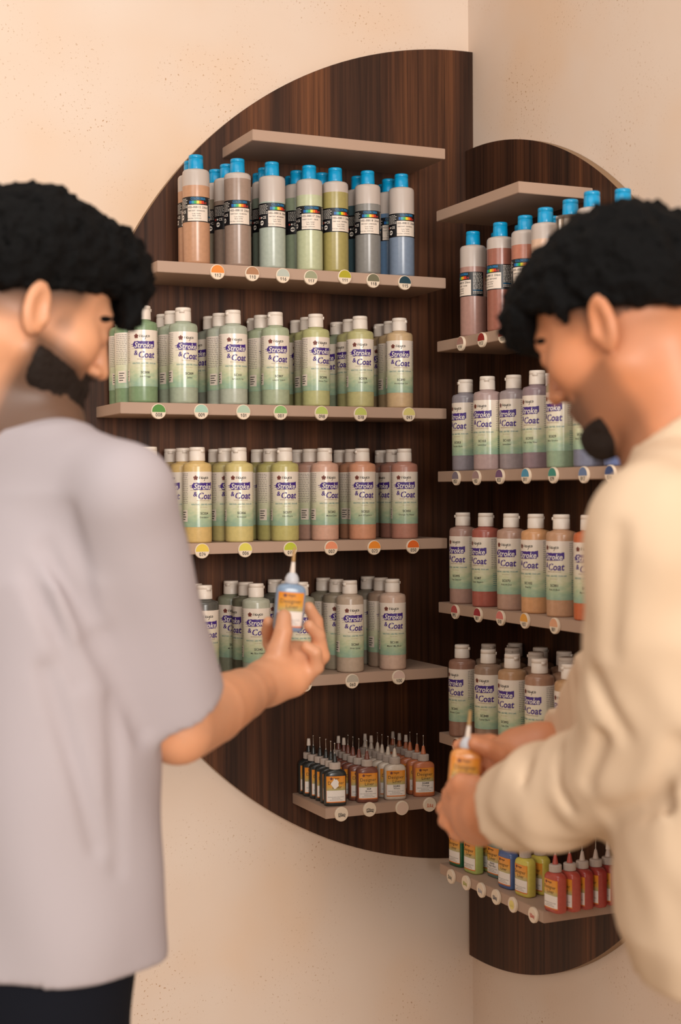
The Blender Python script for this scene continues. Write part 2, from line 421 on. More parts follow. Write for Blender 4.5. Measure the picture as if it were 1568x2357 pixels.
def place(side, sh, px, row, step, py):
    if side == 'L':
        y = YL+.0256+row*step; p = at_y(px, py, y); return (p[0], y, Lz[sh]+.0002)
    x = XRF+.0250+row*step; p = at_x(px, py, x); return (x, p[1], Rz[sh]+.0002)
PLACED = []
def run(side, sh, items, kind, grp, py):
    cnt = {}
    step = .0501 if kind == 'A' else .0475
    if side == 'R' and kind == 'A': step = .0475
    pos = [np.array(place(side, sh, it[0], it[1], step, py)) for it in items]
    dmin = .0505 if kind == 'A' else .0478; ax = 1 if side == 'L' else 0; edge = YL if side == 'L' else XRF
    for _ in range(300):                      # bottles standing against each other do not run into one another
        for i in range(len(pos)):
            for j in range(i):
                d = pos[i][:2]-pos[j][:2]; l = np.hypot(*d)
                if l < dmin: pos[i][:2] += d/l*(dmin-l)/2; pos[j][:2] -= d/l*(dmin-l)/2
            pos[i][ax] = min(-T-dmin/2, max(edge+dmin/2-.004, pos[i][ax]))
    for it, p in zip(items, pos):
        px, row, rgb, word, deg = it[:5]; code, nm = (it[5], it[6]) if len(it) > 6 else ('', '')
        p = tuple(p); ri = int(round(row)); ri = min(2, ri)
        cnt[ri] = cnt.get(ri, 0)+1
        PLACED.append((side, sh, px, row, round(p[0], 3), round(p[1], 3)))
        where = '%s, %s from left, %s of the %s' % (ROWN[ri], ORD[cnt[ri]-1], SHN[sh], SIDE[side])
        fill = it[7] if len(it) > 7 else .13
        if kind == 'A':
            lm = stroke_label(code, nm, hash(px) % 97) if code else GENERIC[cnt[ri] % 2]
            glaze_bottle(p, deg, rgb, lm, '%s glaze bottle, %s' % (word, where), grp)
        else:
            lm = tall_label(code or '008100', nm or 'DUST', 3)
            tall_bottle(p, deg, rgb, fill, lm, '%s blue-capped bottle, %s, %s from left, on the %s' % (word, ROWN[ri], ORD[cnt[ri]-1], SIDE[side]), grp)

G = 'glaze bottles on the '
# tall blue-capped bottles
run('L', 1, [
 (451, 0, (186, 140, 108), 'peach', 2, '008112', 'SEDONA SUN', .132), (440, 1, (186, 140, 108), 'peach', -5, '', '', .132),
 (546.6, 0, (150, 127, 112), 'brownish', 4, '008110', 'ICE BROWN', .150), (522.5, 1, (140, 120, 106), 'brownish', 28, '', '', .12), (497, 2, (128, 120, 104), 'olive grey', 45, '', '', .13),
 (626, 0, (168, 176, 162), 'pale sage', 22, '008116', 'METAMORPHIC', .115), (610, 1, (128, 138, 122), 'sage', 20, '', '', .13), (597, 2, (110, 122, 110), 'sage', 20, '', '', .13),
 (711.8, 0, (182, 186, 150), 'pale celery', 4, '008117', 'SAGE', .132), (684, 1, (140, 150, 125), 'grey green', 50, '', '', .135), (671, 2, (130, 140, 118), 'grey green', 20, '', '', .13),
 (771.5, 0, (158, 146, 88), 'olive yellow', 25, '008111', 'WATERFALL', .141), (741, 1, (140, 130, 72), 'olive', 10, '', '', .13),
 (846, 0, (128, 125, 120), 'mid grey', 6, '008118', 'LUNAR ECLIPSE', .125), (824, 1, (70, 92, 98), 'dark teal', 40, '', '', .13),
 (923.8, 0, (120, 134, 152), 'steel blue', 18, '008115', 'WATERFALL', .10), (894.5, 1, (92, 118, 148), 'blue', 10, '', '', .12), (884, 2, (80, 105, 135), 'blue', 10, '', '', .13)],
 'B', 'tall blue-capped bottles on the left board', 400)
run('R', 1, [
 (1088.8, 0, (168, 128, 116), 'dusty pink', -62, '008114', 'ROSE', .122), (1151.8, 0, (152, 96, 80), 'terracotta', -50, '008113', 'RED PLANET', .140),
 (1215.6, .22, (180, 116, 94), 'salmon', -20, '008103', 'CORAL', .136), (1256, 0, (212, 176, 150), 'pale peach', -30, '008102', 'BLUSH', .134), (1313.6, 0, (216, 200, 184), 'cream', -40, '008101', 'SHELL', .16),
 (1375.0, 0, (210, 180, 160), 'cream', -40, '', '', .15), (1421, .45, (200, 170, 150), 'pale beige', -40, '', '', .13),
 (1146, 1.0, (150, 100, 85), 'terracotta', -40), (1201, 1.0, (170, 112, 92), 'salmon', -40), (1266, 1.0, (200, 165, 140), 'peach', -40), (1316, 1.0, (205, 185, 165), 'cream', -40)],
 'B', 'tall blue-capped bottles on the right board', 500)
g1, g2, g3, g4, g5, g6, g7 = (122, 146, 108), (160, 168, 146), (170, 174, 156), (162, 171, 141), (180, 178, 124), (182, 175, 122), (198, 168, 128)
row_shade = lambda c, f: tuple(int(v*f) for v in c)  # same paint darkened: shade of the rear rows put into the colour
run('L', 2, [
 (329, 0, g1, 'leaf green', 4, 'SC008', 'Just Froggy'), (297, 1, g1, 'leaf green', 55), (283, 2, g1, 'leaf green', 55),
 (422, 0, g2, 'grey green', 20, 'SC009', 'Jaded'), (397, 1, g2, 'grey green', 40), (378, 2, g2, 'grey green', -10),
 (536.8, 0, g3, 'pale jade', 14, 'SC101', 'Spruce It Up'), (507, 1, g3, 'pale jade', 55), (485, 2, row_shade(g3, .8), 'grey jade', -60),
 (634, 0, g4, 'fresh sage', 10, 'SC007', "Leapin' Lizard"), (602, 1, g4, 'sage', 45), (586, 2, row_shade(g4, .85), 'sage', 0),
 (727, 0, g5, 'lime', 28, 'SC098', 'Slime Time'), (708, 1, g5, 'lime', 35), (685, 2, row_shade(g5, .8), 'dull lime', 20),
 (829, 0, g6, 'yellow lime', 7, 'SC078', 'Lime Light'), (806, 1, row_shade(g6, .9), 'yellow lime', -50), (777, 2, row_shade(g4, .85), 'sage', -55),
 (919.7, 0, g7, 'honeydew beige', 2, 'SC093', 'Honeydew List'), (900, 1, row_shade(g7, .9), 'beige', 30), (877, 2, row_shade(g7, .8), 'beige', 10)],
 'A', G+'left board, third shelf', 800)
y1, y2, y3, y4, y5, y6 = (206, 180, 126), (208, 176, 114), (202, 184, 120), (184, 173, 108), (208, 162, 140), (206, 146, 114)
y7 = (178, 124, 106)
run('L', 3, [
 (344, 0, y1, 'cream yellow', 28, 'SC055', 'Yella Bout It'), (322, 1, y1, 'cream yellow', 20), (306, 2, y1, 'cream yellow', 20),
 (454.4, 0, y2, 'warm yellow', 24, 'SC024', 'Dandelion'), (423, 1, y2, 'warm yellow', -60), (396, 2, row_shade(y2, .85), 'warm yellow', 20),
 (550.6, 0, y3, 'soft yellow', 5, 'SC006', 'Sunkissed'), (519, 1, row_shade(y3, .9), 'soft yellow', 25), (497, 2, row_shade(y3, .85), 'soft yellow', 40),
 (656, 0, y4, 'acid yellow', 6, 'SC077', 'Glo-Worm'), (623, 1, row_shade(y4, .95), 'acid yellow', 50), (595, 2, row_shade(y4, .85), 'acid yellow', 35),
 (748, 0, y5, 'melon pink', 26, 'SC002', 'Melon-Choly'), (714, 1, row_shade(y5, .85), 'melon pink', 60), (688, 2, row_shade(y5, .85), 'melon pink', 60),
 (834, 0, y6, 'pumpkin', 8, 'SC023', "Jack O'Lantern"), (811, 1, row_shade(y6, .85), 'pumpkin', 50), (785, 2, row_shade(y6, .85), 'pumpkin', 45),
 (931, 0, y7, 'dusty orange', 5, 'SC050', 'Orange Ya Happy'), (905, 1, row_shade(y7, .85), 'dusty orange', -60), (880, 2, row_shade(y7, .8), 'dusty orange', 25)],
 'A', G+'left board, fourth shelf', 1140)
run('L', 4, [
 (471, 0, (84, 82, 76), 'charcoal', 12, 'SC015', 'Tuxedo'), (449, 1, (110, 106, 96), 'dark grey', 20),
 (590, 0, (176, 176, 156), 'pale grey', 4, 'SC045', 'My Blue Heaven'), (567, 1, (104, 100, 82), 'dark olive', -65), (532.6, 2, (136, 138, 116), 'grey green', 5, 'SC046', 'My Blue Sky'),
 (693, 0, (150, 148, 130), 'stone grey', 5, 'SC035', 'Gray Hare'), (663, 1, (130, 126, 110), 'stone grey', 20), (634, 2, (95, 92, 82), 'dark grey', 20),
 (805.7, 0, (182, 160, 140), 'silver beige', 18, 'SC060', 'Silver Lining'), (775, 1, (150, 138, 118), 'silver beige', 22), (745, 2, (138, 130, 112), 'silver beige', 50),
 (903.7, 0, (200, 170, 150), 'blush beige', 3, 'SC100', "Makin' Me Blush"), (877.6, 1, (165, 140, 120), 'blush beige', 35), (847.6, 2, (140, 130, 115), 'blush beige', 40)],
 'A', G+'left board, fifth shelf', 1440)
run('R', 2, [
 (1072.2, 0, (140, 132, 138), 'grey violet', -42, 'SC053', 'Purple Haze'), (1124, 0, (176, 150, 146), 'pale lavender', -28, 'SC103', 'Lavendear'),
 (1181.3, .55, (156, 142, 142), 'lavender', -35, 'SC103', 'Lavendear'), (1237.3, .3, (142, 120, 124), 'grape', -38, 'SC033', 'Fruit of the Vine'),
 (1293, .1, (142, 160, 132), 'sea green', -42, 'SC029', 'Blue Grotto'), (1356, 0, (120, 122, 140), 'slate blue', -36, 'SC011', 'Blue Yonder'), (1427, 0, (104, 116, 156), 'denim blue', -30, 'SC012', 'Moody Blue'),
 (1254, 1.25, (140, 120, 124), 'grape', -40)],
 'A', G+'right board, third shelf', 960)
run('R', 3, [
 (1066.2, 0, (168, 132, 118), 'mauve beige', -36, 'SC095', 'Tiny Dancer'), (1118.9, 0, (168, 92, 78), 'ruby', -42, 'SC087', 'Ruby Slippers'),
 (1177.5, 0, (178, 142, 122), 'dusty rose', -26, 'SC070', 'Pink-A-Dot'), (1234, 0, (208, 154, 108), 'apricot', -36, 'SC102', 'Peachy'),
 (1293, 0, (192, 148, 114), 'pinkish tan', -34, 'SC001', 'Pink-A-Boo'), (1357, 0, (198, 104, 62), 'bright orange', -15, 'SC080', 'Basic Orange')],
 'A', G+'right board, fourth shelf', 1290)
run('R', 4, [
 (1071.4, 0, (150, 110, 92), 'cocoa', -40, 'SC041', 'Brown Cow'), (1128.5, 0, (150, 122, 102), 'taupe brown', -22, 'SC048', 'Camel Back'), (1183.6, 0, (178, 138, 102), 'caramel', -38, 'SC092', 'Cafe Ole'),
 (1244.5, 0, (162, 122, 98), 'hazel', -38, 'SC014', 'Java Bean'), (1312, 0, (184, 144, 104), 'tan', -36, 'SC054', 'Vanilla Dip'),
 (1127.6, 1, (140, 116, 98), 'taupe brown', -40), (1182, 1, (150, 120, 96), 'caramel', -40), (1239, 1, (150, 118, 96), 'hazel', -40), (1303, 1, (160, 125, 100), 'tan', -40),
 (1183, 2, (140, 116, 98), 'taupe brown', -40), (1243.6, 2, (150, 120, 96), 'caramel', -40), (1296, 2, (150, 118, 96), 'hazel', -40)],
 'A', G+'right board, fifth shelf', 1590)

# ---------------------------------------------------------------- liner bottles
LA, LB_, LN = .0202, .0118, 3.2
def sup(a, b, z, n=36, e=LN):
    out = []
    for k in range(n):
        t = 2*math.pi*k/n; c, s = math.cos(t), math.sin(t)
        out.append((a*math.copysign(abs(c)**(2/e), c), b*math.copysign(abs(s)**(2/e), s), z))
    return out
def loft(rings):
    V, F = [], []; n = len(rings[0])
    for r in rings: V += r
    for i in range(len(rings)-1):
        for k in range(n): F.append((i*n+k, i*n+(k+1) % n, (i+1)*n+(k+1) % n, (i+1)*n+k))
    F.append(tuple(range(n-1, -1, -1))); F.append(tuple((len(rings)-1)*n+k for k in range(n)))
    return V, F
LBODY = {}
def liner_body(rgb):
    if rgb not in LBODY:
        V, F = loft([sup(LA*.86, LB_*.8, 0), sup(LA*.96, LB_*.93, .0012), sup(LA, LB_, .004), sup(LA, LB_, .053), sup(LA*.97, LB_*.97, .0575), sup(LA*.85, LB_*.88, .061, e=2.8), sup(LA*.6, LB_*.78, .0632, e=2.3), sup(.0085, .0085, .0640, e=2), sup(.0085, .0085, .0665, e=2)])
        me = bpy.data.meshes.new('bottle_body'); me.from_pydata(V, [], F); me.materials.append(paint_mat(rgb))
        for p in me.polygons: p.use_smooth = len(p.vertices) == 4
        LBODY[rgb] = me
    return LBODY[rgb]
def lin_map(u, v, w):
    u = max(-LA*.98, min(LA*.98, u)); y = LB_*(1-(abs(u)/LA)**LN)**(1/LN)
    return (u, -(y+w), v)
LGRD = label_wash('liner_label_wash', [(0, (170, 168, 120)), (.3, (214, 160, 70)), (1, (228, 140, 42))], .028, .0535)
WL = mat('liner_label_white', (232, 222, 212), .35)
LMATS = [LGRD, WL, BLK, RST, mat('ink_orange', (214, 120, 50), .5)]
def liner_label(code, nm, worn=False):
    D = Deco()
    D.rect(-.0172, .0172, .0065, .0535, 4, .0002, 20); D.rect(-.0168, .0168, .0280, .0531, 0, .0003, 20); D.rect(-.0168, .0168, .0085, .0282, 1, .0003, 20)
    rosette(D, -.0085, .0492, .0026, 3, 2, .0005); maker_script(D, -.0048, .0483, .0027, 2, .0005)
    D.text('Designer', 0, .0418, .0058, 2, .0005, -.004, 0, .0285); D.text('Liner', .002, .0345, .0058, 2, .0005, -.004, 0, .0165)
    if code: D.text(code, .001, .0255, .0034, 2, .0005, .02); D.text(nm, .001, .0212, .0034, 2, .0005, 0)
    if worn: D.poly([(-.002+.006*math.cos(a/14*6.28)*(1+.3*math.sin(a*2)), .040+.009*math.sin(a/14*6.28)*(1+.2*math.cos(a*3))) for a in range(14)], 1, .0007)
    for r, (w_, z) in enumerate(((.029, .0165), (.015, .0138), (.023, .0112))): D.text('PEINTURE NON-TOXIC AP SEAL', 0, z, .0013, 2, .0005, 0, 0, w_)
    return D.mesh('liner_label', LMATS, lin_map)
COLR = mat('ribbed_collar', (188, 172, 160), .4); STEEL = mat('steel_tip', (200, 195, 190), .22, metal=1)
def collar_mesh():
    n = 56; rings = []
    for z, r in ((.0645, .0092), (.065, .0102), (.075, .0102), (.0762, .0095), (.0768, .006)):
        rings.append([((r*(1 if k % 2 else .955))*math.cos(2*math.pi*k/n), (r*(1 if k % 2 else .955))*math.sin(2*math.pi*k/n), z) for k in range(n)])
    V, F = loft(rings); me = bpy.data.meshes.new('collar'); me.from_pydata(V, [], F); me.materials.append(COLR); return me
COLLAR = collar_mesh()
def cone_mesh(name, m, prof):
    V, F, _ = revolve(prof, 20); me = bpy.data.meshes.new(name); me.from_pydata(V, [], F); me.materials.append(m)
    for p in me.polygons: p.use_smooth = len(p.vertices) == 4
    return me
NOZ = {}
def nozzle(rgb):
    if rgb not in NOZ: NOZ[rgb] = cone_mesh('nozzle', paint_mat(rgb), [(.0052, .0762), (.0048, .078), (.0030, .0875), (.0022, .0915), (.0018, .0918)])
    return NOZ[rgb]
TIP = cone_mesh('metal_tip', STEEL, [(.0020, .0912), (.0010, .0925), (.00075, .094), (.00075, .1085), (.0014, .1090), (.0017, .1100), (.0013, .1110), (.0004, .1114)])
WCAP = cone_mesh('nozzle_cap', CAPW, [(.0036, .0885), (.0038, .0895), (.0030, .1005), (.0026, .1015), (.001, .1018)])
LL = {}
def liner(p, rz, rgb, key, capped, label, group, nz=None):
    o = empty('liner_bottle', p, rz); tag(o, label, 'paint bottle', group)
    if key not in LL: LL[key] = liner_label(*key)
    link_mesh('bottle_body', liner_body(rgb), o); link_mesh('bottle_label', LL[key], o)
    link_mesh('screw_collar', COLLAR, o); link_mesh('nozzle', nozzle(nz or rgb), o)
    if capped: link_mesh('nozzle_cap', WCAP, o)
    else: link_mesh('metal_tip', TIP, o)
    return o
cols = [((46, 48, 46), 'black', [771, 762, 750.6, 737, 721.7, 711], ('', '', True), ('', ''), 1),
        ((124, 74, 60), 'brown', [845, 826.7, 812.8, 801.5, 792, 779.6], ('SG4', 'Brown'), ('', ''), 2),
        ((214, 198, 180), 'white', [908.7, 893.7, 880, 869.6, 855, 841], ('SG402', 'White'), ('', ''), 2),
        ((196, 116, 78), 'orange', [975, 960.6, 944.3, 935, 920, 905], ('SG408', 'Orange'), ('', ''), 3)]
for ci, (rgb, word, xs, key, bk, ncap) in enumerate(cols):
    for i, px in enumerate(xs):
        y = YL+.0165+i*.0236+(.002 if ci == 0 else .006 if ci == 3 else .003)
        if ci == 3: y = YL+.0215+i*.0232
        p = at_y(px, 1780, y)
        pos = (p[0], y, Lz[5]+.0002)
        w = 'nearest the shelf edge' if i == 0 else 'directly behind the front one' if i == 1 else 'furthest back against the board' if i == 5 else '%s from the front' % ORD[i]
        liner(pos, math.radians(-14 + [0, 2, -3, 2, -2, 1][i]), rgb, key if i == 0 else bk, i >= 6-ncap,
              'small %s liner bottle, %s in its column, lowest left shelf' % (word, w), 'small liner bottles on the lowest left shelf')
# right lowest shelf: labels look left
def on5(px, py): p = at_z(px, py, Rz[5]); return p
reds = (176, 76, 62)
R5 = [(1056, 1992, (40, 96, 62), 'dark green', 'front column at the corner end', ('', '')), (1091, 2008, (176, 186, 104), 'pale green', 'front one of its pair', ('', '')),
      (1121, 2002, (178, 186, 100), 'pale green', 'rear one of its pair', ('', '')), (1145, 2018, (96, 122, 116), 'teal grey', 'between the green and blue ones', ('SG410', 'Night Blue')),
      (1171, 2043, (84, 104, 150), 'blue', 'only blue one', ('', '')), (1210, 2061, (208, 192, 88), 'yellow', 'front one of its pair', ('', '')), (1244, 2055, (206, 188, 84), 'yellow', 'rear one of its pair', ('', '')),
      (1279, 2077, reds, 'red', 'nearest the shelf edge', ('', '')), (1312, 2072, reds, 'red', 'second from the shelf edge', ('', '')), (1341, 2067, (162, 62, 54), 'red', 'third from the shelf edge', ('', '')),
      (1372, 2061, (162, 62, 54), 'red', 'fourth from the shelf edge', ('', '')), (1400, 2054, (162, 62, 54), 'red', 'deepest in its row, white-capped', ('', ''))]
for i, (px, py, rgb, word, w, key) in enumerate(R5):
    p = on5(px, py); 
    x = min(-T-.016, max(XRF+.016, p[0]))
    if i >= 7: x = XRF+.0185+(i-7)*.0262
    y = at_x(px, py, x)[1] if i >= 7 else p[1]
    PLACED.append(('R', 5, px, 0, round(x, 3), round(y, 3)))
    liner((x, y, Rz[5]+.0002), math.radians(-90+6), rgb, key, i in (11,), '%s liner bottle, %s, lowest right shelf' % (word, w), 'liner bottles on the lowest right shelf', nz=(200, 180, 165) if i in (9, 10, 11) else None)

# ---------------------------------------------------------------- round glaze samples along the shelf fronts
CER = mat('fired_ceramic', (226, 206, 182), .45)
def sample(side, sh, px, py, rgb, txt, word, ink=(26, 22, 22)):
    R, th = .0129, .0052
    g = mat('sample_%d_%d_%d' % rgb, rgb, .25, coat=.3); k = mat('pen_%d_%d_%d' % ink, ink, .6)
    V, F, MI = revolve([(R*.95, 0), (R, .0008), (R, th-.0008), (R*.94, th)], 40)
    D = Deco()
    if len(txt) == 3:
        full = txt in ('093', '100')
        n = 22; h0 = -.12
        a0 = math.asin(h0); pts = [(R*.9*math.cos(a0+(math.pi-2*a0)*i/n), R*.9*math.sin(a0+(math.pi-2*a0)*i/n)) for i in range(n+1)]
        D.poly(pts, 1, .00015); hand_digits(D, txt, 0, -R*.45, R*.42, 2, .0003)
    elif txt == 'plain': D.disc(0, 0, R*.85, 1, .00015, 30)
    elif txt == 'plainhand': D.disc(0, 0, R*.6, 1, .00015, 30); squiggle(D, 0, -.001, .006, .012, 3, 1, .0003)
    else: squiggle(D, 0, -.0015, .0065, .014, int(txt), 2, .0003)
    b = len(V)
    # local frame: disc axis +Z -> outwards
    V2 = V+[(u, v, th+w) for u, v, w in D.V]; F2 = F+[tuple(b+i for i in f) for f in D.F]; MI2 = [0]*len(F)+D.M
    o = new_obj('glaze_sample', V2, F2, [CER, g, k], mi=MI2)
    if side == 'L':
        q = at_y(px, py, YL-th); o.matrix_world = Matrix(((1, 0, 0, q[0]), (0, 0, -1, YL), (0, 1, 0, q[2]), (0, 0, 0, 1)))
    else:
        q = at_x(px, py, XRF-th); o.matrix_world = Matrix(((0, 0, -1, XRF), (-1, 0, 0, q[1]), (0, 1, 0, q[2]), (0, 0, 0, 1)))
    bdn = SIDE[side]; n = ['', 'blue-capped bottle shelf', 'third shelf', 'fourth shelf', 'fifth shelf', 'lowest shelf'][sh]
    what = 'marked '+txt if txt.isdigit() and len(txt) == 3 else 'sample'
    tag(o, '%s sample disc %s on %s, %s' % (word, 'handwritten '+txt if len(txt) == 3 else 'with '+('plain face' if txt == 'plain' else 'pen scribble'), n, bdn), 'glaze sample', 'round glaze samples on shelf edges')
def batch(side, sh, s, ox, oy, L):
    for x, y, rgb, txt, word, *ink in L: sample(side, sh, ox+x/s, oy+y/s, rgb, txt, word, *ink)
batch('L', 1, 2.01, 280, 280, [(445, 695, (222, 132, 52), '112', 'orange'), (606, 703, (166, 118, 84), '110', 'brown'), (748, 712, (178, 184, 172), '116', 'pale grey'), (877, 721, (150, 152, 122), '117', 'sage grey'), (1034, 718, (172, 160, 36), '111', 'olive yellow'), (1166, 735, (112, 108, 84), '118', 'dark grey green'), (1312, 745, (38, 66, 76), '115', 'dark teal')])
batch('L', 2, 1.823, 200, 680, [(302, 486, (78, 136, 62), '008', 'leaf green'), (481, 487, (158, 192, 172), '009', 'mint'), (658, 489, (168, 192, 168), '101', 'pale jade'), (814, 491, (134, 178, 108), '007', 'fresh green'), (986, 494, (180, 196, 98), '098', 'lime'), (1150, 498, (190, 196, 100), '078', 'yellow lime'), (1353, 499, (214, 200, 122), '093', 'pale yellow')])
batch('L', 3, 1.985, 270, 1000, [(389, 532, (226, 196, 84), '024', 'yellow'), (586, 527, (216, 204, 90), '006', 'lemon'), (792, 524, (184, 192, 54), '077', 'acid green'), (979, 519, (232, 144, 106), '002', 'melon'), (1176, 517, (236, 140, 44), '023', 'orange'), (1353, 513, (226, 104, 40), '050', 'deep orange')])
batch('L', 4, 2.45, 420, 1260, [(694, 773, (128, 120, 110), '035', 'mid grey'), (960, 755, (178, 168, 152), '060', 'light grey'), (1222, 733, (214, 184, 170), '100', 'blush')])
batch('L', 5, 3.733, 640, 1660, [(549, 800, (222, 196, 170), '4', 'black-inked cream'), (792, 760, (224, 198, 172), '5', 'dark-inked cream'), (1071, 747, (222, 192, 172), 'plain', 'pinkish white'), (1308, 718, (224, 200, 174), '3', 'orange-inked cream', (214, 92, 36))])
batch('R', 1, 5.807, 990, 740, [(402, 295, (160, 112, 100), '114', 'dusty mauve'), (682, 245, (150, 20, 22), '113', 'dark red'), (960, 187, (164, 70, 58), '103', 'brick'), (1290, 127, (184, 142, 124), '102', 'pale pink')])
batch('R', 2, 7.84, 990, 1060, [(455, 318, (118, 104, 120), '053', 'grey violet'), (822, 310, (168, 138, 136), '103', 'pale lavender'), (1245, 288, (112, 76, 112), '033', 'plum')])
batch('R', 2, 2.713, 990, 820, [(594, 747, (72, 146, 176), '011', 'sky blue'), (763, 743, (60, 138, 122), '029', 'teal'), (954, 740, (104, 124, 160), '012', 'grey blue'), (1120, 732, (56, 76, 122), '076', 'navy blue')])
batch('R', 3, 3.647, 990, 1150, [(203, 942, (192, 88, 84), '095', 'rose'), (395, 968, (158, 34, 40), '087', 'ruby'), (585, 995, (216, 122, 112), '070', 'pink'), (788, 1017, (228, 160, 68), '102', 'apricot'), (1038, 1060, (222, 160, 122), '001', 'peach')])
batch('R', 4, 3.647, 990, 1460, [(215, 932, (86, 48, 38), '041', 'dark brown')])
batch('R', 5, 3.267, 980, 1860, [(183, 515, (30, 60, 40), '3', 'dark green-inked cream', (40, 56, 40)), (296, 563, (30, 60, 40), '4', 'yellow green-inked cream', (172, 176, 60)), (410, 618, (30, 60, 40), '3', 'pale blue-inked cream', (130, 140, 170)), (521, 670, (30, 60, 40), '4', 'navy-inked cream', (34, 36, 70)), (647, 728, (224, 204, 110), 'plainhand', 'yellow-glazed cream'), (801, 805, (30, 60, 40), '4', 'red-inked cream', (206, 58, 46))])

# ---------------------------------------------------------------- smooth shapes for the two people
f32 = np.float32
def smin(a, b, k):
    h = np.clip(.5+.5*(b-a)/k, 0, 1); return b*(1-h)+a*h-k*h*(1-h)
def cone(p, a, b, ra, rb):
    a = np.array(a, f32); b = np.array(b, f32); ab = b-a; t = np.clip(((p-a)@ab)/(ab@ab+1e-9), 0, 1)
    return np.linalg.norm(p-a-t[..., None]*ab, axis=-1)-(ra+(rb-ra)*t)
def ell(p, c, r, B=None):
    q = p-np.array(c, f32)
    if B is not None: q = q@np.array(B, f32).T
    r = np.array(r, f32); k0 = np.linalg.norm(q/r, axis=-1); k1 = np.linalg.norm(q/(r*r), axis=-1)+1e-9
    return k0*(k0-1)/k1
def surfnet(f, lo, hi, h):
    lo = np.array(lo, f32); hi = np.array(hi, f32); n = np.maximum(3, np.ceil((hi-lo)/h).astype(int)+1)
    ax = [lo[i]+h*np.arange(n[i], dtype=f32) for i in range(3)]
    Fv = np.empty(tuple(n), f32)
    for s in range(0, n[0], 24):
        g = np.stack(np.meshgrid(ax[0][s:s+24], ax[1], ax[2], indexing='ij'), -1); Fv[s:s+24] = f(g)
    Fv[0] = Fv[-1] = 1; Fv[:, 0] = Fv[:, -1] = 1; Fv[:, :, 0] = Fv[:, :, -1] = 1
    ins = Fv < 0; acc = np.zeros(tuple(n-1)+(3,), f32); cnt = np.zeros(tuple(n-1), f32)
    for axis in range(3):
        o1, o2 = [a for a in range(3) if a != axis]
        sl0 = [slice(None)]*3; sl1 = [slice(None)]*3; sl0[axis] = slice(0, -1); sl1[axis] = slice(1, None)
        A = Fv[tuple(sl0)]; B = Fv[tuple(sl1)]; cr = (A < 0) != (B < 0); t = np.where(cr, A/np.where(cr, A-B, 1), 0)
        for d1 in (0, 1):
            for d2 in (0, 1):
                s = [slice(None)]*3; s[o1] = slice(d1, n[o1]-1+d1); s[o2] = slice(d2, n[o2]-1+d2)
                c = cr[tuple(s)]; tt = t[tuple(s)]
                acc[..., axis] += np.where(c, tt, 0); acc[..., o1] += c*d1; acc[..., o2] += c*d2; cnt += c
    mk = cnt > 0; idx = -np.ones(cnt.shape, int); idx[mk] = np.arange(mk.sum())
    ii = np.argwhere(mk); V = lo+h*(ii+acc[mk]/cnt[mk][:, None]); Q = []
    for axis in range(3):
        o1, o2 = [(1, 2), (2, 0), (0, 1)][axis]
        sl0 = [slice(1, -1)]*3; sl1 = [slice(1, -1)]*3; sl0[axis] = slice(0, -1); sl1[axis] = slice(1, None)
        a = ins[tuple(sl0)]; b = ins[tuple(sl1)]
        for sg, m in ((1, a & ~b), (-1, b & ~a)):
            e = np.argwhere(m)
            if not len(e): continue
            off = np.array([1, 1, 1]); off[axis] = 0; e = e+off
            q = []
            for d1, d2 in ((-1, -1), (0, -1), (0, 0), (-1, 0)):
                c = e.copy(); c[:, o1] += d1; c[:, o2] += d2; q.append(idx[c[:, 0], c[:, 1], c[:, 2]])
            q = np.stack(q, 1); Q.append(q if sg > 0 else q[:, ::-1])
    Q = np.concatenate(Q); Q = Q[(Q >= 0).all(1)]
    return V, Q
def mesh_obj(name, parts, mats, parent, loc, attr=None, mi=None):
    """parts: (V, Q) pieces in room coordinates, joined in one mesh whose origin is loc"""
    V = np.concatenate([p[0] for p in parts])-np.array(loc); Q = []; b = 0
    for v, q in parts: Q.append(q+b); b += len(v)
    Q = np.concatenate(Q)
    me = bpy.data.meshes.new(name); me.vertices.add(len(V)); me.vertices.foreach_set('co', V.astype(f32).ravel())
    me.loops.add(Q.size); me.loops.foreach_set('vertex_index', Q.astype(np.int32).ravel())
    me.polygons.add(len(Q)); me.polygons.foreach_set('loop_start', np.arange(0, Q.size, 4, dtype=np.int32))
    me.update(calc_edges=True); me.validate()
    me.polygons.foreach_set('use_smooth', np.ones(len(me.polygons), dtype=bool))
    for m in mats: me.materials.append(m)
    if attr is not None:
        a = me.attributes.new('stubble', 'FLOAT', 'POINT'); a.data.foreach_set('value', attr(V+np.array(loc)).astype(f32))
    o = bpy.data.objects.new(name, me); C.objects.link(o)
    if parent is not None: o.parent = parent
    return o
def nz(p, s, ph=0):
    x, y, z = p[..., 0]*s, p[..., 1]*s, p[..., 2]*s
    return (np.sin(x+1.7*np.sin(y*.8+ph)+ph)*np.sin(y*1.1+1.3*np.sin(z*.9+2+ph))*np.sin(z*1.05+1.5*np.sin(x*.85+ph)))

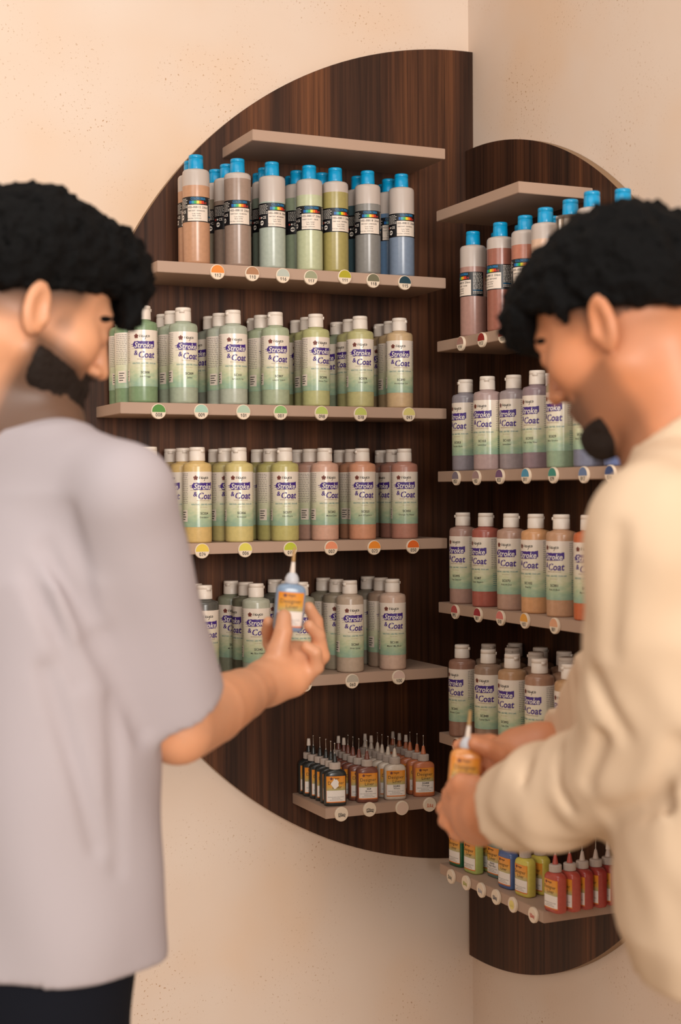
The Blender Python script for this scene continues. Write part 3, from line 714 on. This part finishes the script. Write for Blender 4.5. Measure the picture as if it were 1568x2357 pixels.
def skin(name, rgb, hair_rgb):
    m = mat(name, rgb, .48, sss=.15); L = m.node_tree.links; b = m.node_tree.nodes['Principled BSDF']
    n = noise(m, 14, 3); r = ramp(m, [(.3, tuple(int(v*.94) for v in rgb)), (.7, (min(255, rgb[0]+6), rgb[1], rgb[2]-4))]); L.new(n.outputs[0], r.inputs[0])
    at_ = nd(m, 'ShaderNodeAttribute', attribute_name='stubble')
    L.new(mixc(m, at_.outputs['Fac'], r.outputs[0], hair_rgb), b.inputs['Base Color']); return m
HAIR = mat('black_hair', (9, 8, 8), .8, spec=.12); n_ = noise(HAIR, 120, 4); bump(HAIR, n_.outputs[0], .8, .004)
def cloth(name, rgb, sc_=900):
    m = mat(name, rgb, .9, spec=.15); n = noise(m, sc_, 2); bump(m, n.outputs[0], .25, .0006)
    n2 = noise(m, 3, 2); r = ramp(m, [(.3, tuple(int(v*.97) for v in rgb)), (.7, rgb)])
    m.node_tree.links.new(n2.outputs[0], r.inputs[0]); m.node_tree.links.new(r.outputs[0], m.node_tree.nodes['Principled BSDF'].inputs['Base Color'])
    return m

Zv = np.array([0, 0, 1.0]); RH = np.array([math.cos(YAW), -math.sin(YAW), 0]); FH = np.array([math.sin(YAW), math.cos(YAW), 0])
class Head:
    """local axes: x person's right, y face direction, z up"""
    def __init__(s, centre, yaw_deg, pitch_deg, scale, roll=0):
        F = FH*math.cos(math.radians(yaw_deg))+RH*math.sin(math.radians(yaw_deg)); R = np.cross(F, Zv)
        p = math.radians(pitch_deg); y = F*math.cos(p)-Zv*math.sin(p); z = Zv*math.cos(p)+F*math.sin(p)
        rr = math.radians(roll); x = R*math.cos(rr)+z*math.sin(rr); z = -R*math.sin(rr)+z*math.cos(rr)
        s.B = np.array([x, y, z]); s.c = np.array(centre); s.k = scale
    def w(s, l): return s.c+s.k*(np.array(l)@s.B)
    def loc(s, p): return ((p-s.c.astype(f32))@s.B.T.astype(f32))/s.k
def head_sdf(q):
    d = ell(q, (0, -.012, .043), (.076, .097, .088))
    d = smin(d, ell(q, (0, .032, -.022), (.060, .062, .082)), .03)
    for sx in (-1, 1):
        d = smin(d, cone(q, (sx*.052, .0, -.055), (sx*.012, .076, -.100), .020, .017), .025)
        d = smin(d, ell(q, (sx*.040, .060, -.018), (.024, .026, .026)), .02)
    d = smin(d, ell(q, (0, .083, -.103), (.021, .018, .017)), .015)
    d = smin(d, cone(q, (-.030, .082, .024), (.030, .082, .024), .010, .010), .022)
    for sx in (-1, 1): d = -smin(-d, ell(q, (sx*.031, .107, .004), (.015, .013, .009)), .014)
    for sx in (-1, 1): d = smin(d, ell(q, (sx*.031, .083, .003), (.0135, .0125, .0115)), .004)
    d = smin(d, cone(q, (0, .092, .014), (0, .1125, -.030), .0075, .0098), .012)
    for sx in (-1, 1): d = smin(d, ell(q, (sx*.0125, .1010, -.0345), (.0075, .010, .0075)), .006)
    d = smin(d, ell(q, (0, .070, -.066), (.034, .026, .034)), .015)
    d = smin(d, cone(q, (-.018, .0935, -.0615), (.018, .0935, -.0615), .0052, .0052), .006)
    d = smin(d, cone(q, (-.015, .0920, -.0705), (.015, .0920, -.0705), .0060, .0060), .005)
    d = -smin(-d, cone(q, (-.020, .1015, -.0660), (.020, .1015, -.0660), .0022, .0022), .003)
    for sx in (-1, 1):
        ca, sa = math.cos(.32*sx), math.sin(.32*sx)
        Be = np.array([[ca, sa, 0], [-sa, ca, 0], [0, 0, 1]])
        t = math.radians(-12); Bt = np.array([[1, 0, 0], [0, math.cos(t), -math.sin(t)], [0, math.sin(t), math.cos(t)]]); Bm = Bt@Be
        e = ell(q, (sx*.0815, -.012, -.012), (.0075, .0185, .034), Bm)
        e = -smin(-e, ell(q, (sx*.0895, -.008, -.010), (.0085, .0100, .022), Bm), .003)
        e = smin(e, ell(q, (sx*.077, .004, -.018), (.006, .005, .007)), .004)
        d = smin(d, e, .007)
    return d

def sst(x): x = np.clip(x, 0, 1); return x*x*(3-2*x)
def jaw_mask(q, grow=0.):
    x, y, z = q[..., 0], q[..., 1], q[..., 2]
    zl = -.036-.16*(y-.01)+grow
    m = sst((zl-z)/.016)*sst((y-.000+grow)/.022)
    mo = sst((.034+grow-np.abs(x))/.01)*sst((y-.078)/.01)*sst((-.0405+grow*.3-z)/.005)
    lips = sst((.019-np.abs(x))/.005)*sst((z+.077)/.004)*sst((-.0575-z)/.004)*sst((y-.07)/.01)
    cheek = sst((y-.070)/.012)*sst((z+.060)/.008)*(1-sst((.034+grow-np.abs(x))/.01))
    return np.maximum(m*(1-cheek), mo)*(1-lips)
def person(label, loc):
    o = empty('person', loc); tag(o, label, 'person'); return o
def bbox(pts, m): a = np.array(pts); return a.min(0)-m, a.max(0)+m

def hand_parts(segs):
    """segs: chains of (point, radius); thin smooth joins keep the fingers apart"""
    def f(p):
        d = None
        for ch, k in segs:
            c = None
            for (a, ra), (b, rb) in zip(ch[:-1], ch[1:]):
                e = cone(p, a, b, ra, rb); c = e if c is None else smin(c, e, .003)
            d = c if d is None else smin(d, c, k)
        return d
    return f
def column(p, zs, cs, rx, ry, ax, ay, e=2.4):
    """soft column with an elliptical section that changes with height"""
    z = p[..., 2]; cx = np.interp(z, zs, [c[0] for c in cs]); cy = np.interp(z, zs, [c[1] for c in cs])
    a = np.interp(z, zs, rx); b = np.interp(z, zs, ry); dx, dy = p[..., 0]-cx, p[..., 1]-cy
    u = dx*ax[0]+dy*ax[1]; v = dx*ay[0]+dy*ay[1]
    r = (np.abs(u/a)**e+np.abs(v/b)**e)**(1/e)
    d = (r-1)*np.minimum(a, b)
    return np.maximum(d, np.maximum(zs[0]-z, z-zs[-1])).astype(f32)

# ================================================================ left man (back to us, grey T-shirt, bottle held up)
hl = Head(at(69, 716, 1.76), 62, 24, .96, 0)
yawL = math.radians(40); FL = FH*math.cos(yawL)+RH*math.sin(yawL); RL = np.cross(FL, Zv)
nbL = at(28, 935, 1.79); shR = at(283, 1118, 1.655); shL = nbL+(nbL-shR)*np.array([1, 1, 0])+np.array([0, 0, shR[2]-nbL[2]])
elR = at(410, 1672, 1.78); wrR = at(612, 1572, 2.035)
bt = at(664, 1407, 2.10)
def bodyL_top(p):
    q = hl.loc(p); d = head_sdf(q)*hl.k
    nk = hl.w((0, -.028, -.045)); d = smin(d, cone(p, nk, nbL+np.array([0, 0, -.02]), .056, .062), .02)
    d = smin(d, cone(p, nbL+np.array([0, 0, -.04]), shR+np.array([0, 0, -.01])-RL*.03, .058, .045), .05)
    d = smin(d, cone(p, nbL+np.array([0, 0, -.04]), shL+RL*.03, .058, .045), .05)
    return d
lo, hi = bbox([hl.c, nbL, shR], .17)
topL = surfnet(bodyL_top, (hl.c-.17).tolist()[:2]+[nbL[2]-.10], (np.maximum(hl.c, nbL)+.16), .0035)
pt = lambda x, y, D: at(x, y, D)
kn = pt(655, 1528, 2.09)
hsegs = [([(elR, .046), (elR*.65+wrR*.35, .043), (elR*.3+wrR*.7, .034), (wrR, .026)], .02),
         ([(wrR, .0265), (pt(640, 1548, 2.075), .0275), (pt(672, 1518, 2.10), .026)], .02), ([(wrR, .024), (pt(672, 1560, 2.06), .026), (pt(705, 1522, 2.085), .024)], .02),
         # thumb in front of the bottle
         ([(pt(633, 1545, 2.06), .020), (pt(640, 1500, 2.052), .0155), (pt(652, 1455, 2.055), .0125), (pt(654, 1420, 2.068), .0105)], .012),
         # index behind the bottle, tip showing at its left
         ([(pt(640, 1520, 2.11), .013), (pt(622, 1480, 2.135), .0105), (pt(616, 1452, 2.125), .0088), (pt(618, 1432, 2.112), .0080)], .006),
         # middle, ring, little finger curl up on the right
         ([(pt(705, 1515, 2.11), .014), (pt(735, 1485, 2.13), .0110), (pt(728, 1430, 2.128), .0095), (pt(711, 1398, 2.118), .0082)], .007),
         ([(pt(712, 1535, 2.085), .014), (pt(741, 1510, 2.095), .0110), (pt(733, 1462, 2.085), .0095), (pt(712, 1440, 2.075), .0082)], .006),
         ([(pt(700, 1552, 2.06), .0135), (pt(728, 1535, 2.055), .0105), (pt(726, 1502, 2.045), .0088), (pt(705, 1488, 2.045), .0078)], .006)]
hf = hand_parts(hsegs)
lo, hi = bbox([elR, wrR, pt(711, 1390, 2.12), pt(745, 1500, 2.1)], .055)
armL = surfnet(hf, lo, hi, .0028)
def stubL(P):
    q = hl.loc(P.astype(f32)); x, y, z = q[:, 0], q[:, 1], q[:, 2]
    jaw = np.clip((-.020-z+.25*np.clip(.03-y, -1, .0))/.02, 0, 1)*np.clip((y+.012)/.02, 0, 1)*np.clip((.115+z+.16)/.04, 0, 1)
    burn = np.clip((y-.012)/.01, 0, 1)*np.clip((.045-y)/.012, 0, 1)*np.clip((z+.03)/.02, 0, 1)
    fade = np.clip((z-.000)/.035+ .25*np.clip(-y/.05, 0, 1), 0, 1)*np.clip((.055-y)/.02, 0, 1)
    fade = np.clip((z-(.020+.42*y)+.045)/.045, 0, 1)*np.clip((.055-y)/.02, 0, 1)
    near = (np.abs(q) < .16).all(1); v = np.clip(np.maximum(np.maximum(.8*jaw, .45*burn), .92*fade), 0, 1)*near
    ear = (np.abs(x) > .074) & (np.abs(y+.008) < .03) & (np.abs(z) < .037)
    v = np.maximum(v, .82*jaw_mask(q, .007)*near)
    return np.where(ear, 0, v)
base = (nbL[0], nbL[1], 0)
manL = person('bearded man seen from behind in grey T-shirt, holding up a small bottle', base)
mesh_obj('body', [topL, armL], [skin('skin_warm', (216, 158, 122), (34, 26, 22))], manL, base, stubL)
def hairL(p):
    q = hl.loc(p)
    d = ell(q, (0, -.010, .060), (.088, .112, .094))
    d = smin(d, ell(q, (0, .066, .098), (.062, .054, .046)), .03)
    d = smin(d, ell(q, (.012, .098, .070), (.048, .028, .036)), .022)
    d = smin(d, ell(q, (.045, .106, .040), (.018, .016, .022)), .012)
    d = smin(d, ell(q, (0, -.050, .024), (.088, .078, .072)), .02)
    cut = .020+.42*q[..., 1]
    cut = np.where(q[..., 1] > .088, cut-(q[..., 1]-.088)*3, cut)
    d = np.maximum(d, cut-q[..., 2])
    face = ell(q, (0, .032, -.004), (.066, .068, .062)); d = np.maximum(d, -face)
    return d+.0060*nz(q, 105)+.0035*nz(q, 260, 1.3)+.0018*nz(q, 520, .4)
lo = hl.c-.19; hi = hl.c+.19
hv = surfnet(hairL, lo, hi, .0035); mesh_obj('hair', [hv], [HAIR], manL, base)
def beardL(p):
    q = hl.loc(p); m = jaw_mask(q); c = np.exp(-((q-np.array((0, .085, -.116), f32))**2).sum(-1)/.036**2)
    return head_sdf(q)-(m*(.0060+.017*c)-.0025)+.0022*nz(q, 330)*m
bv = surfnet(beardL, hl.c-.17, hl.c+.17, .003); mesh_obj('beard', [bv], [mat('dark_beard', (34, 25, 20), .7, spec=.2)], manL, base)
def brows(h, man, base):
    for sx in (-1, 1):
        def f(p):
            q = h.loc(p)
            e = smin(cone(q, (sx*.013, .092, .023), (sx*.032, .088, .029), .0060, .0060), cone(q, (sx*.032, .088, .029), (sx*.050, .074, .021), .0060, .0040), .004)
            return np.maximum(e, head_sdf(q)-.0022)
        mesh_obj('eyebrow', [surfnet(f, h.c-.14, h.c+.14, .003)], [HAIR], man, base)
brows(hl, manL, base)
# T-shirt
zs = [.865, 1.0, 1.15, 1.30, 1.40, 1.46]; cb = at(2, 1700, 1.79)
def shirtL(p):
    cs = [(cb[0]+(nbL[0]-cb[0])*t, cb[1]+(nbL[1]-cb[1])*t) for t in (0, .1, .3, .6, .9, 1)]
    d = column(p, zs, cs, [.220, .214, .208, .205, .17, .09], [.145, .140, .135, .128, .10, .055], RL, FL)
    d = smin(d, cone(p, nbL+np.array([0, 0, -.055]), shR+np.array([0, 0, -.008]), .062, .054), .04)
    d = smin(d, cone(p, nbL+np.array([0, 0, -.055]), shL+np.array([0, 0, -.008]), .062, .054), .04)
    el2 = shR*.13+elR*.87; s = cone(p, shR+np.array([0, 0, -.015]), el2, .056, .066)
    s2 = cone(p, shL+np.array([0, 0, -.015]), shL+np.array([.0, 0, -.24])+FL*.02, .056, .066)
    ax = elR-shR; ax = ax/np.linalg.norm(ax)
    hem = at(456, 1640, 1.74); hn = at(452, 1648, 1.74)-at(395, 1500, 1.70); hn = hn/np.linalg.norm(hn); s = np.maximum(s, (p-hem.astype(f32))@hn.astype(f32))
    d = smin(d, s, .022); d = smin(d, s2, .02)
    # hollow neckline
    d = np.maximum(d, -cone(p, nbL+np.array([0, 0, -.005]), hl.w((0, -.028, -.045)), .060, .066))
    # creases
    fold = .0045*np.sin((p@RL.astype(f32))*38+2.5*np.sin(p[..., 2]*7))*np.clip((1.40-p[..., 2])/.2, 0, 1)
    d = d+fold*.7+.0035*nz(p, 17, .5)
    for a, b, r in ((at(238, 1485, 1.636), at(105, 1262, 1.628), .007), (at(236, 1480, 1.636), at(335, 1690, 1.684), .013), (at(110, 1545, 1.612), at(225, 1950, 1.630), .0045), (at(270, 1620, 1.650), at(282, 2000, 1.642), .0055), (at(60, 1310, 1.616), at(185, 1570, 1.622), .004), (at(150, 1180, 1.620), at(215, 1420, 1.634), .0035)):
        d = -smin(-d, cone(p, a, b, r, r*.5), .02)
    return d
lo = np.minimum(np.minimum(cb-.30, shL-.12), elR-.1); hi = np.maximum(np.maximum(cb+.30, shR+.12), elR+.12); lo[2] = .85; hi[2] = 1.58
mesh_obj('t_shirt', [surfnet(shirtL, lo, hi, .0055)], [cloth('grey_jersey', (176, 166, 170))], manL, base)
# trousers and shoes
def legs(cx, F_, R_, hipz, zt, r=.085, spread=.095):
    def f(p):
        d = None
        for s in (-1, 1):
            hip = np.array([cx[0], cx[1], hipz-.08])+R_*s*spread*.8; kn_ = np.array([cx[0], cx[1], .48])+R_*s*spread*1.0+F_*.03; an = np.array([cx[0], cx[1], .07])+R_*s*spread*1.1
            e = smin(cone(p, hip, kn_, r*1.05, r*.80), cone(p, kn_, an, r*.80, r*.72), .02); d = e if d is None else smin(d, e, .02)
        d = smin(d, ell(p@np.array([R_, F_, Zv], f32).T, np.array([R_, F_, Zv])@np.array([cx[0], cx[1], hipz-.02]), (.175, .125, .13)), .05)
        return np.maximum(d, np.maximum(.045-p[..., 2], p[..., 2]-zt))
    return f
def shoes(cx, F_, R_, spread=.095):
    def f(p):
        d = None
        for s in (-1, 1):
            c = np.array([cx[0], cx[1], 0])+R_*s*spread*1.1
            e = smin(cone(p, c-F_*.05+Zv*.045, c+F_*.13+Zv*.038, .042, .038), cone(p, c-F_*.03+Zv*.07, c+F_*.02+Zv*.07, .045, .04), .02)
            e = np.maximum(e, .001-p[..., 2]); d = e if d is None else np.minimum(d, e)
        return d
    return f
def lower(man, base, cx, F_, R_, hipz, zt, tm, sm, name='trousers', r=.085):
    lo = np.array([cx[0]-.32, cx[1]-.32, 0.0]); hi = np.array([cx[0]+.32, cx[1]+.32, zt+.02])
    mesh_obj(name, [surfnet(legs(cx, F_, R_, hipz, zt, r), lo, hi, .009)], [tm], man, base)
    mesh_obj('shoes', [surfnet(shoes(cx, F_, R_), np.array([lo[0], lo[1], -.02]), np.array([hi[0], hi[1], .14]), .006)], [sm], man, base)
lower(manL, base, cb, FL, RL, .90, .95, cloth('navy_trousers', (20, 22, 30)), mat('dark_shoes', (36, 32, 30), .5), r=.094)

# ================================================================ right man (profile to the left, cream overshirt)
hr = Head(at(1431, 750, 1.64), -54, 28, .95, 0)
yR = math.radians(-72); FR = FH*math.cos(yR)+RH*math.sin(yR); RR = np.cross(FR, Zv)
nbR = at(1598, 1030, 1.62); sL = at(1512, 1190, 1.46); sR_ = nbR+RR*.19+np.array([0, 0, sL[2]-nbR[2]])
eL = at(1480, 1752, 1.555); wL = at(1128, 1868, 1.80)
eR = at(1560, 1700, 1.95); wR = at(1245, 1722, 1.93)
def bodyR_top(p):
    q = hr.loc(p); d = head_sdf(q)*hr.k
    nk = hr.w((0, -.028, -.050)); d = smin(d, cone(p, nk, nbR+np.array([0, 0, -.02]), .056, .066), .025)
    d = smin(d, cone(p, nbR+np.array([0, 0, -.05]), sL+RR*.03, .058, .045), .05)
    d = smin(d, cone(p, nbR+np.array([0, 0, -.05]), sR_-RR*.03, .058, .045), .05)
    return d
topR = surfnet(bodyR_top, np.minimum(hr.c, nbR)-np.array([.17, .17, .10]), np.maximum(hr.c, nbR)+.17, .0035)
# near hand closes round the lower half of the bottle, far hand steadies its top
near = [([(eL, .042), (wL, .0265)], .02), ([(wL, .028), (pt(1095, 1862, 1.835), .030), (pt(1068, 1852, 1.865), .026)], .02), ([(wL, .026), (pt(1105, 1895, 1.83), .027), (pt(1085, 1890, 1.855), .024)], .02),
        ([(pt(1110, 1835, 1.825), .019), (pt(1090, 1812, 1.822), .0150), (pt(1062, 1803, 1.832), .0125), (pt(1045, 1812, 1.842), .0105)], .012),
        ([(pt(1070, 1835, 1.885), .0125), (pt(1050, 1822, 1.915), .0105), (pt(1034, 1826, 1.905), .0090), (pt(1030, 1838, 1.885), .0080)], .005),
        ([(pt(1068, 1858, 1.885), .0130), (pt(1038, 1850, 1.910), .0110), (pt(1022, 1862, 1.890), .0095), (pt(1030, 1873, 1.870), .0085)], .005),
        ([(pt(1072, 1882, 1.875), .0130), (pt(1042, 1880, 1.895), .0105), (pt(1026, 1890, 1.872), .0090), (pt(1036, 1900, 1.855), .0080)], .005),
        ([(pt(1085, 1905, 1.865), .0120), (pt(1062, 1910, 1.875), .0100), (pt(1050, 1918, 1.855), .0085), (pt(1060, 1924, 1.842), .0075)], .005)]
far = [([(eR, .040), (wR, .0265)], .02), ([(wR, .028), (pt(1190, 1728, 1.935), .029), (pt(1158, 1738, 1.94), .025)], .02), ([(wR, .026), (pt(1200, 1760, 1.925), .026), (pt(1165, 1765, 1.93), .022)], .02),
       ([(pt(1165, 1722, 1.95), .0125), (pt(1128, 1708, 1.960), .0105), (pt(1090, 1706, 1.950), .0090), (pt(1056, 1716, 1.935), .0080)], .005),
       ([(pt(1165, 1742, 1.945), .0130), (pt(1132, 1736, 1.965), .0110), (pt(1104, 1740, 1.965), .0095), (pt(1080, 1746, 1.955), .0085)], .005),
       ([(pt(1168, 1760, 1.94), .0125), (pt(1140, 1760, 1.960), .0105), (pt(1116, 1764, 1.962), .0092), (pt(1098, 1770, 1.952), .0080)], .005),
       ([(pt(1174, 1778, 1.935), .0115), (pt(1150, 1784, 1.950), .0095), (pt(1130, 1790, 1.952), .0082), (pt(1116, 1798, 1.945), .0072)], .005),
       ([(pt(1190, 1750, 1.915), .0165), (pt(1155, 1738, 1.905), .0130), (pt(1122, 1722, 1.900), .0112), (pt(1094, 1712, 1.898), .0095)], .010)]
lo, hi = bbox([eL, wL, pt(1020, 1850, 1.9), pt(1060, 1925, 1.85)], .05); nearM = surfnet(hand_parts(near), lo, hi, .003)
lo, hi = bbox([eR, wR, pt(1045, 1740, 1.95)], .05); farM = surfnet(hand_parts(far), lo, hi, .003)
def stubR(P):
    q = hr.loc(P.astype(f32)); x, y, z = q[:, 0], q[:, 1], q[:, 2]
    jaw = np.clip((-.030-z)/.03, 0, 1)*np.clip((y+.005)/.03, 0, 1)*np.clip((z+.16)/.04, 0, 1)
    mou = np.clip((y-.07)/.02, 0, 1)*np.clip((-.042-z)/.008, 0, 1)
    fade = np.clip((z-.015)/.04+.25*np.clip(-y/.05, 0, 1), 0, 1)*np.clip((.050-y)/.02, 0, 1)
    fade = np.clip((z-(.016+.55*y)+.040)/.04, 0, 1)*np.clip((.050-y)/.02, 0, 1)
    near_ = (np.abs(q) < .16).all(1); v = np.clip(np.maximum(np.maximum(.34*jaw, .45*mou), .85*fade), 0, 1)*near_
    ear = (np.abs(x) > .074) & (np.abs(y+.008) < .03) & (np.abs(z) < .037)
    v = np.maximum(v*(z > -.01), (.42+.3*sst((y-.055)/.02))*jaw_mask(q, .004)*near_)
    return np.where(ear, 0, v)
baseR = (nbR[0], nbR[1], 0)
manR = person('dark-haired man in profile wearing cream overshirt, looking down at a bottle in both hands', baseR)
mesh_obj('body', [topR, nearM, farM], [skin('skin_tan', (204, 138, 100), (40, 28, 22))], manR, baseR, stubR)
def hairR(p):
    q = hr.loc(p)
    d = ell(q, (0, -.012, .050), (.087, .112, .086))
    d = smin(d, ell(q, (0, .050, .070), (.068, .062, .048)), .03)
    d = smin(d, ell(q, (-.005, .100, .060), (.054, .030, .034)), .022)
    d = smin(d, ell(q, (0, -.050, .022), (.087, .078, .072)), .02)
    cut = .016+.55*q[..., 1]
    cut = np.where(q[..., 1] > .075, cut-(q[..., 1]-.075)*2.2, cut)
    d = np.maximum(d, cut-q[..., 2]); d = smin(d, cone(q, (-.078, .022, .040), (-.074, .030, .016), .010, .005), .008); d = smin(d, cone(q, (.078, .022, .040), (.074, .030, .016), .010, .005), .008)
    return d+.0055*nz(q, 105)+.0035*nz(q, 260, 1.3)+.0018*nz(q, 520, .4)
mesh_obj('hair', [surfnet(hairR, hr.c-.19, hr.c+.19, .0035)], [HAIR], manR, baseR)
def goatee(p):
    q = hr.loc(p); m = jaw_mask(q)*sst((q[..., 1]-.040)/.025)*sst((-.082-q[..., 2])/.012); c = np.exp(-((q-np.array((0, .085, -.110), f32))**2).sum(-1)/.03**2)
    return head_sdf(q)-(m*(.004+.006*c)-.0025)+.0018*nz(q, 330)*m
mesh_obj('goatee', [surfnet(goatee, hr.c-.17, hr.c+.17, .003)], [mat('dark_beard', (34, 25, 20), .7)], manR, baseR)
brows(hr, manR, baseR)
# cream overshirt
cbR = at(1765, 2210, 1.62)
zsr = [.903, .95, 1.10, 1.25, 1.36, 1.43]
def shirtR(p):
    cs = [(cbR[0]+(nbR[0]-cbR[0])*t, cbR[1]+(nbR[1]-cbR[1])*t) for t in (0, .08, .25, .6, .9, 1)]
    d = column(p, zsr, cs, [.235, .240, .235, .225, .18, .11], [.135, .152, .150, .125, .085, .05], RR, FR)
    d = smin(d, cone(p, nbR+np.array([0, 0, -.045]), sL+np.array([0, 0, -.01]), .070, .060), .04)
    d = smin(d, cone(p, nbR+np.array([0, 0, -.045]), sR_+np.array([0, 0, -.01]), .070, .060), .04)
    # sleeves: upper arm then forearm, cuff end cut square
    d = smin(d, cone(p, sL+np.array([0, 0, -.02]), eL, .064, .070), .03)
    mL = eL*.45+wL*.55-Zv*.006; fa = smin(cone(p, eL, mL, .062, .057), cone(p, mL, wL-Zv*.004, .057, .050), .03)
    n = wL-eL; n = n/np.linalg.norm(n); cutp = eL+(wL-eL)*.85; fa = np.maximum(fa, (p-cutp.astype(f32))@n.astype(f32)); d = smin(d, fa, .022)
    d = smin(d, cone(p, sR_+np.array([0, 0, -.02]), eR, .068, .070), .03)
    n = wR-eR; n = n/np.linalg.norm(n); fb = smin(cone(p, eR, wR, .070, .048), cone(p, at(1400, 1600, 1.78), at(1330, 1660, 1.86), .06, .05), .03); cutp = eR+(wR-eR)*.93
    fb = np.maximum(fb, (p-cutp.astype(f32))@n.astype(f32)); d = smin(d, fb, .02)
    dn = hr.w((0, -.028, -.050))-nbR; dn = dn/np.linalg.norm(dn); pn = Zv*.85+FR*.5; pn = pn/np.linalg.norm(pn)
    col = cone(p, nbR-dn*.04, nbR+dn*.10, .078, .070); col = np.maximum(col, (p-(nbR+dn*.030).astype(f32))@pn.astype(f32)); d = smin(d, col, .012)
    d = np.maximum(d, -cone(p, nbR+dn*.034, nbR+dn*.12, .063, .064))
    # pushed-up folds along the forearm and body drape
    s = (p-eL.astype(f32))@((wL-eL)/np.linalg.norm(wL-eL)).astype(f32); w = np.clip(1-np.abs(s-.14)/.13, 0, 1)
    d = d+w*.0016*np.sin(s*105+p[..., 2]*55+2.6*np.sin(p[..., 2]*25))+w*.0035*nz(p, 48, 2.1)+.004*nz(p, 16, .9)+.002*nz(p, 42, .2)
    for a, b, r in ((at(1392, 1890, 1.520), at(1530, 1835, 1.446), .009), (at(1420, 1230, 1.408), at(1400, 1500, 1.446), .005), (at(1370, 1560, 1.485), at(1430, 1690, 1.466), .006), (at(1560, 1850, 1.440), at(1568, 2050, 1.47), .006), (at(1215, 1770, 1.65), at(1250, 1880, 1.64), .004), (at(1300, 1740, 1.60), at(1310, 1850, 1.58), .005), (at(1390, 1700, 1.50), at(1350, 1800, 1.53), .006), (at(1560, 1730, 1.42), at(1480, 1860, 1.46), .008)):
        d = -smin(-d, cone(p, a, b, r, r*.5), .02)
    return d
lo = np.minimum(np.minimum(cbR-.30, wL-.08), wR-.08); hi = np.maximum(cbR+.30, sR_+.12); hi = np.maximum(hi, wL+.08); hi = np.maximum(hi, wR+.1); lo[2] = .83; hi[2] = 1.55
mesh_obj('overshirt', [surfnet(shirtR, lo, hi, .0058)], [cloth('cream_cotton', (216, 189, 160), 700)], manR, baseR)
PK = mat('pocket_shade', (120, 92, 74), .9)
hipR = at(1850, 2300, 1.62)
lower(manR, baseR, hipR, FR, RR, .88, .93, cloth('brown_trousers', (70, 60, 52)), mat('dark_shoes', (36, 32, 30), .5))

# ---------------------------------------------------------------- the two bottles in hand
def held(p, axis_up, face, rgb, label, scale=1.0):
    o = empty('liner_bottle', p); tag(o, label, 'paint bottle')
    z = np.array(axis_up)/np.linalg.norm(axis_up); y = -(np.array(face)-z*np.dot(face, z)); y /= np.linalg.norm(y); x = np.cross(y, z)
    o.matrix_world = Matrix(((x[0], y[0], z[0], p[0]), (x[1], y[1], z[1], p[1]), (x[2], y[2], z[2], p[2]), (0, 0, 0, 1)))@Matrix.Scale(scale, 4)
    link_mesh('bottle_body', liner_body(rgb), o)
    if ('', '') not in LL: LL[('', '')] = liner_label('', '')
    link_mesh('bottle_label', LL[('', '')], o); link_mesh('screw_collar', cone_mesh('collar', mat('pale_collar', (196, 198, 204), .4), [(.0092, .0645), (.0098, .066), (.0092, .072), (.0066, .0768), (.004, .0790), (.003, .08)]), o)
    link_mesh('nozzle', cone_mesh('nozzle', CAPW, [(.0040, .0775), (.0036, .080), (.0024, .094)]), o)
    link_mesh('nozzle_cap', cone_mesh('cap', mat('amber_cap', (176, 138, 84), .4), [(.0026, .094), (.0024, .096), (.0017, .112), (.0008, .1135)]), o)
    return o
b0, b1 = at(662, 1452, 2.095), at(675, 1300, 2.09)
held(b0, b1-b0, CAM-b0+RH*.25, (128, 150, 176), 'small blue liner bottle with orange label held up by the grey T-shirt man', 1.04)
c0, c1 = at(1064, 1840, 1.905), at(1077, 1700, 1.912)
held(c0, c1-c0, CAM-c0+RH*.1, (222, 148, 78), 'small orange-labelled liner bottle held between the hands of the cream-shirted man', 1.0)
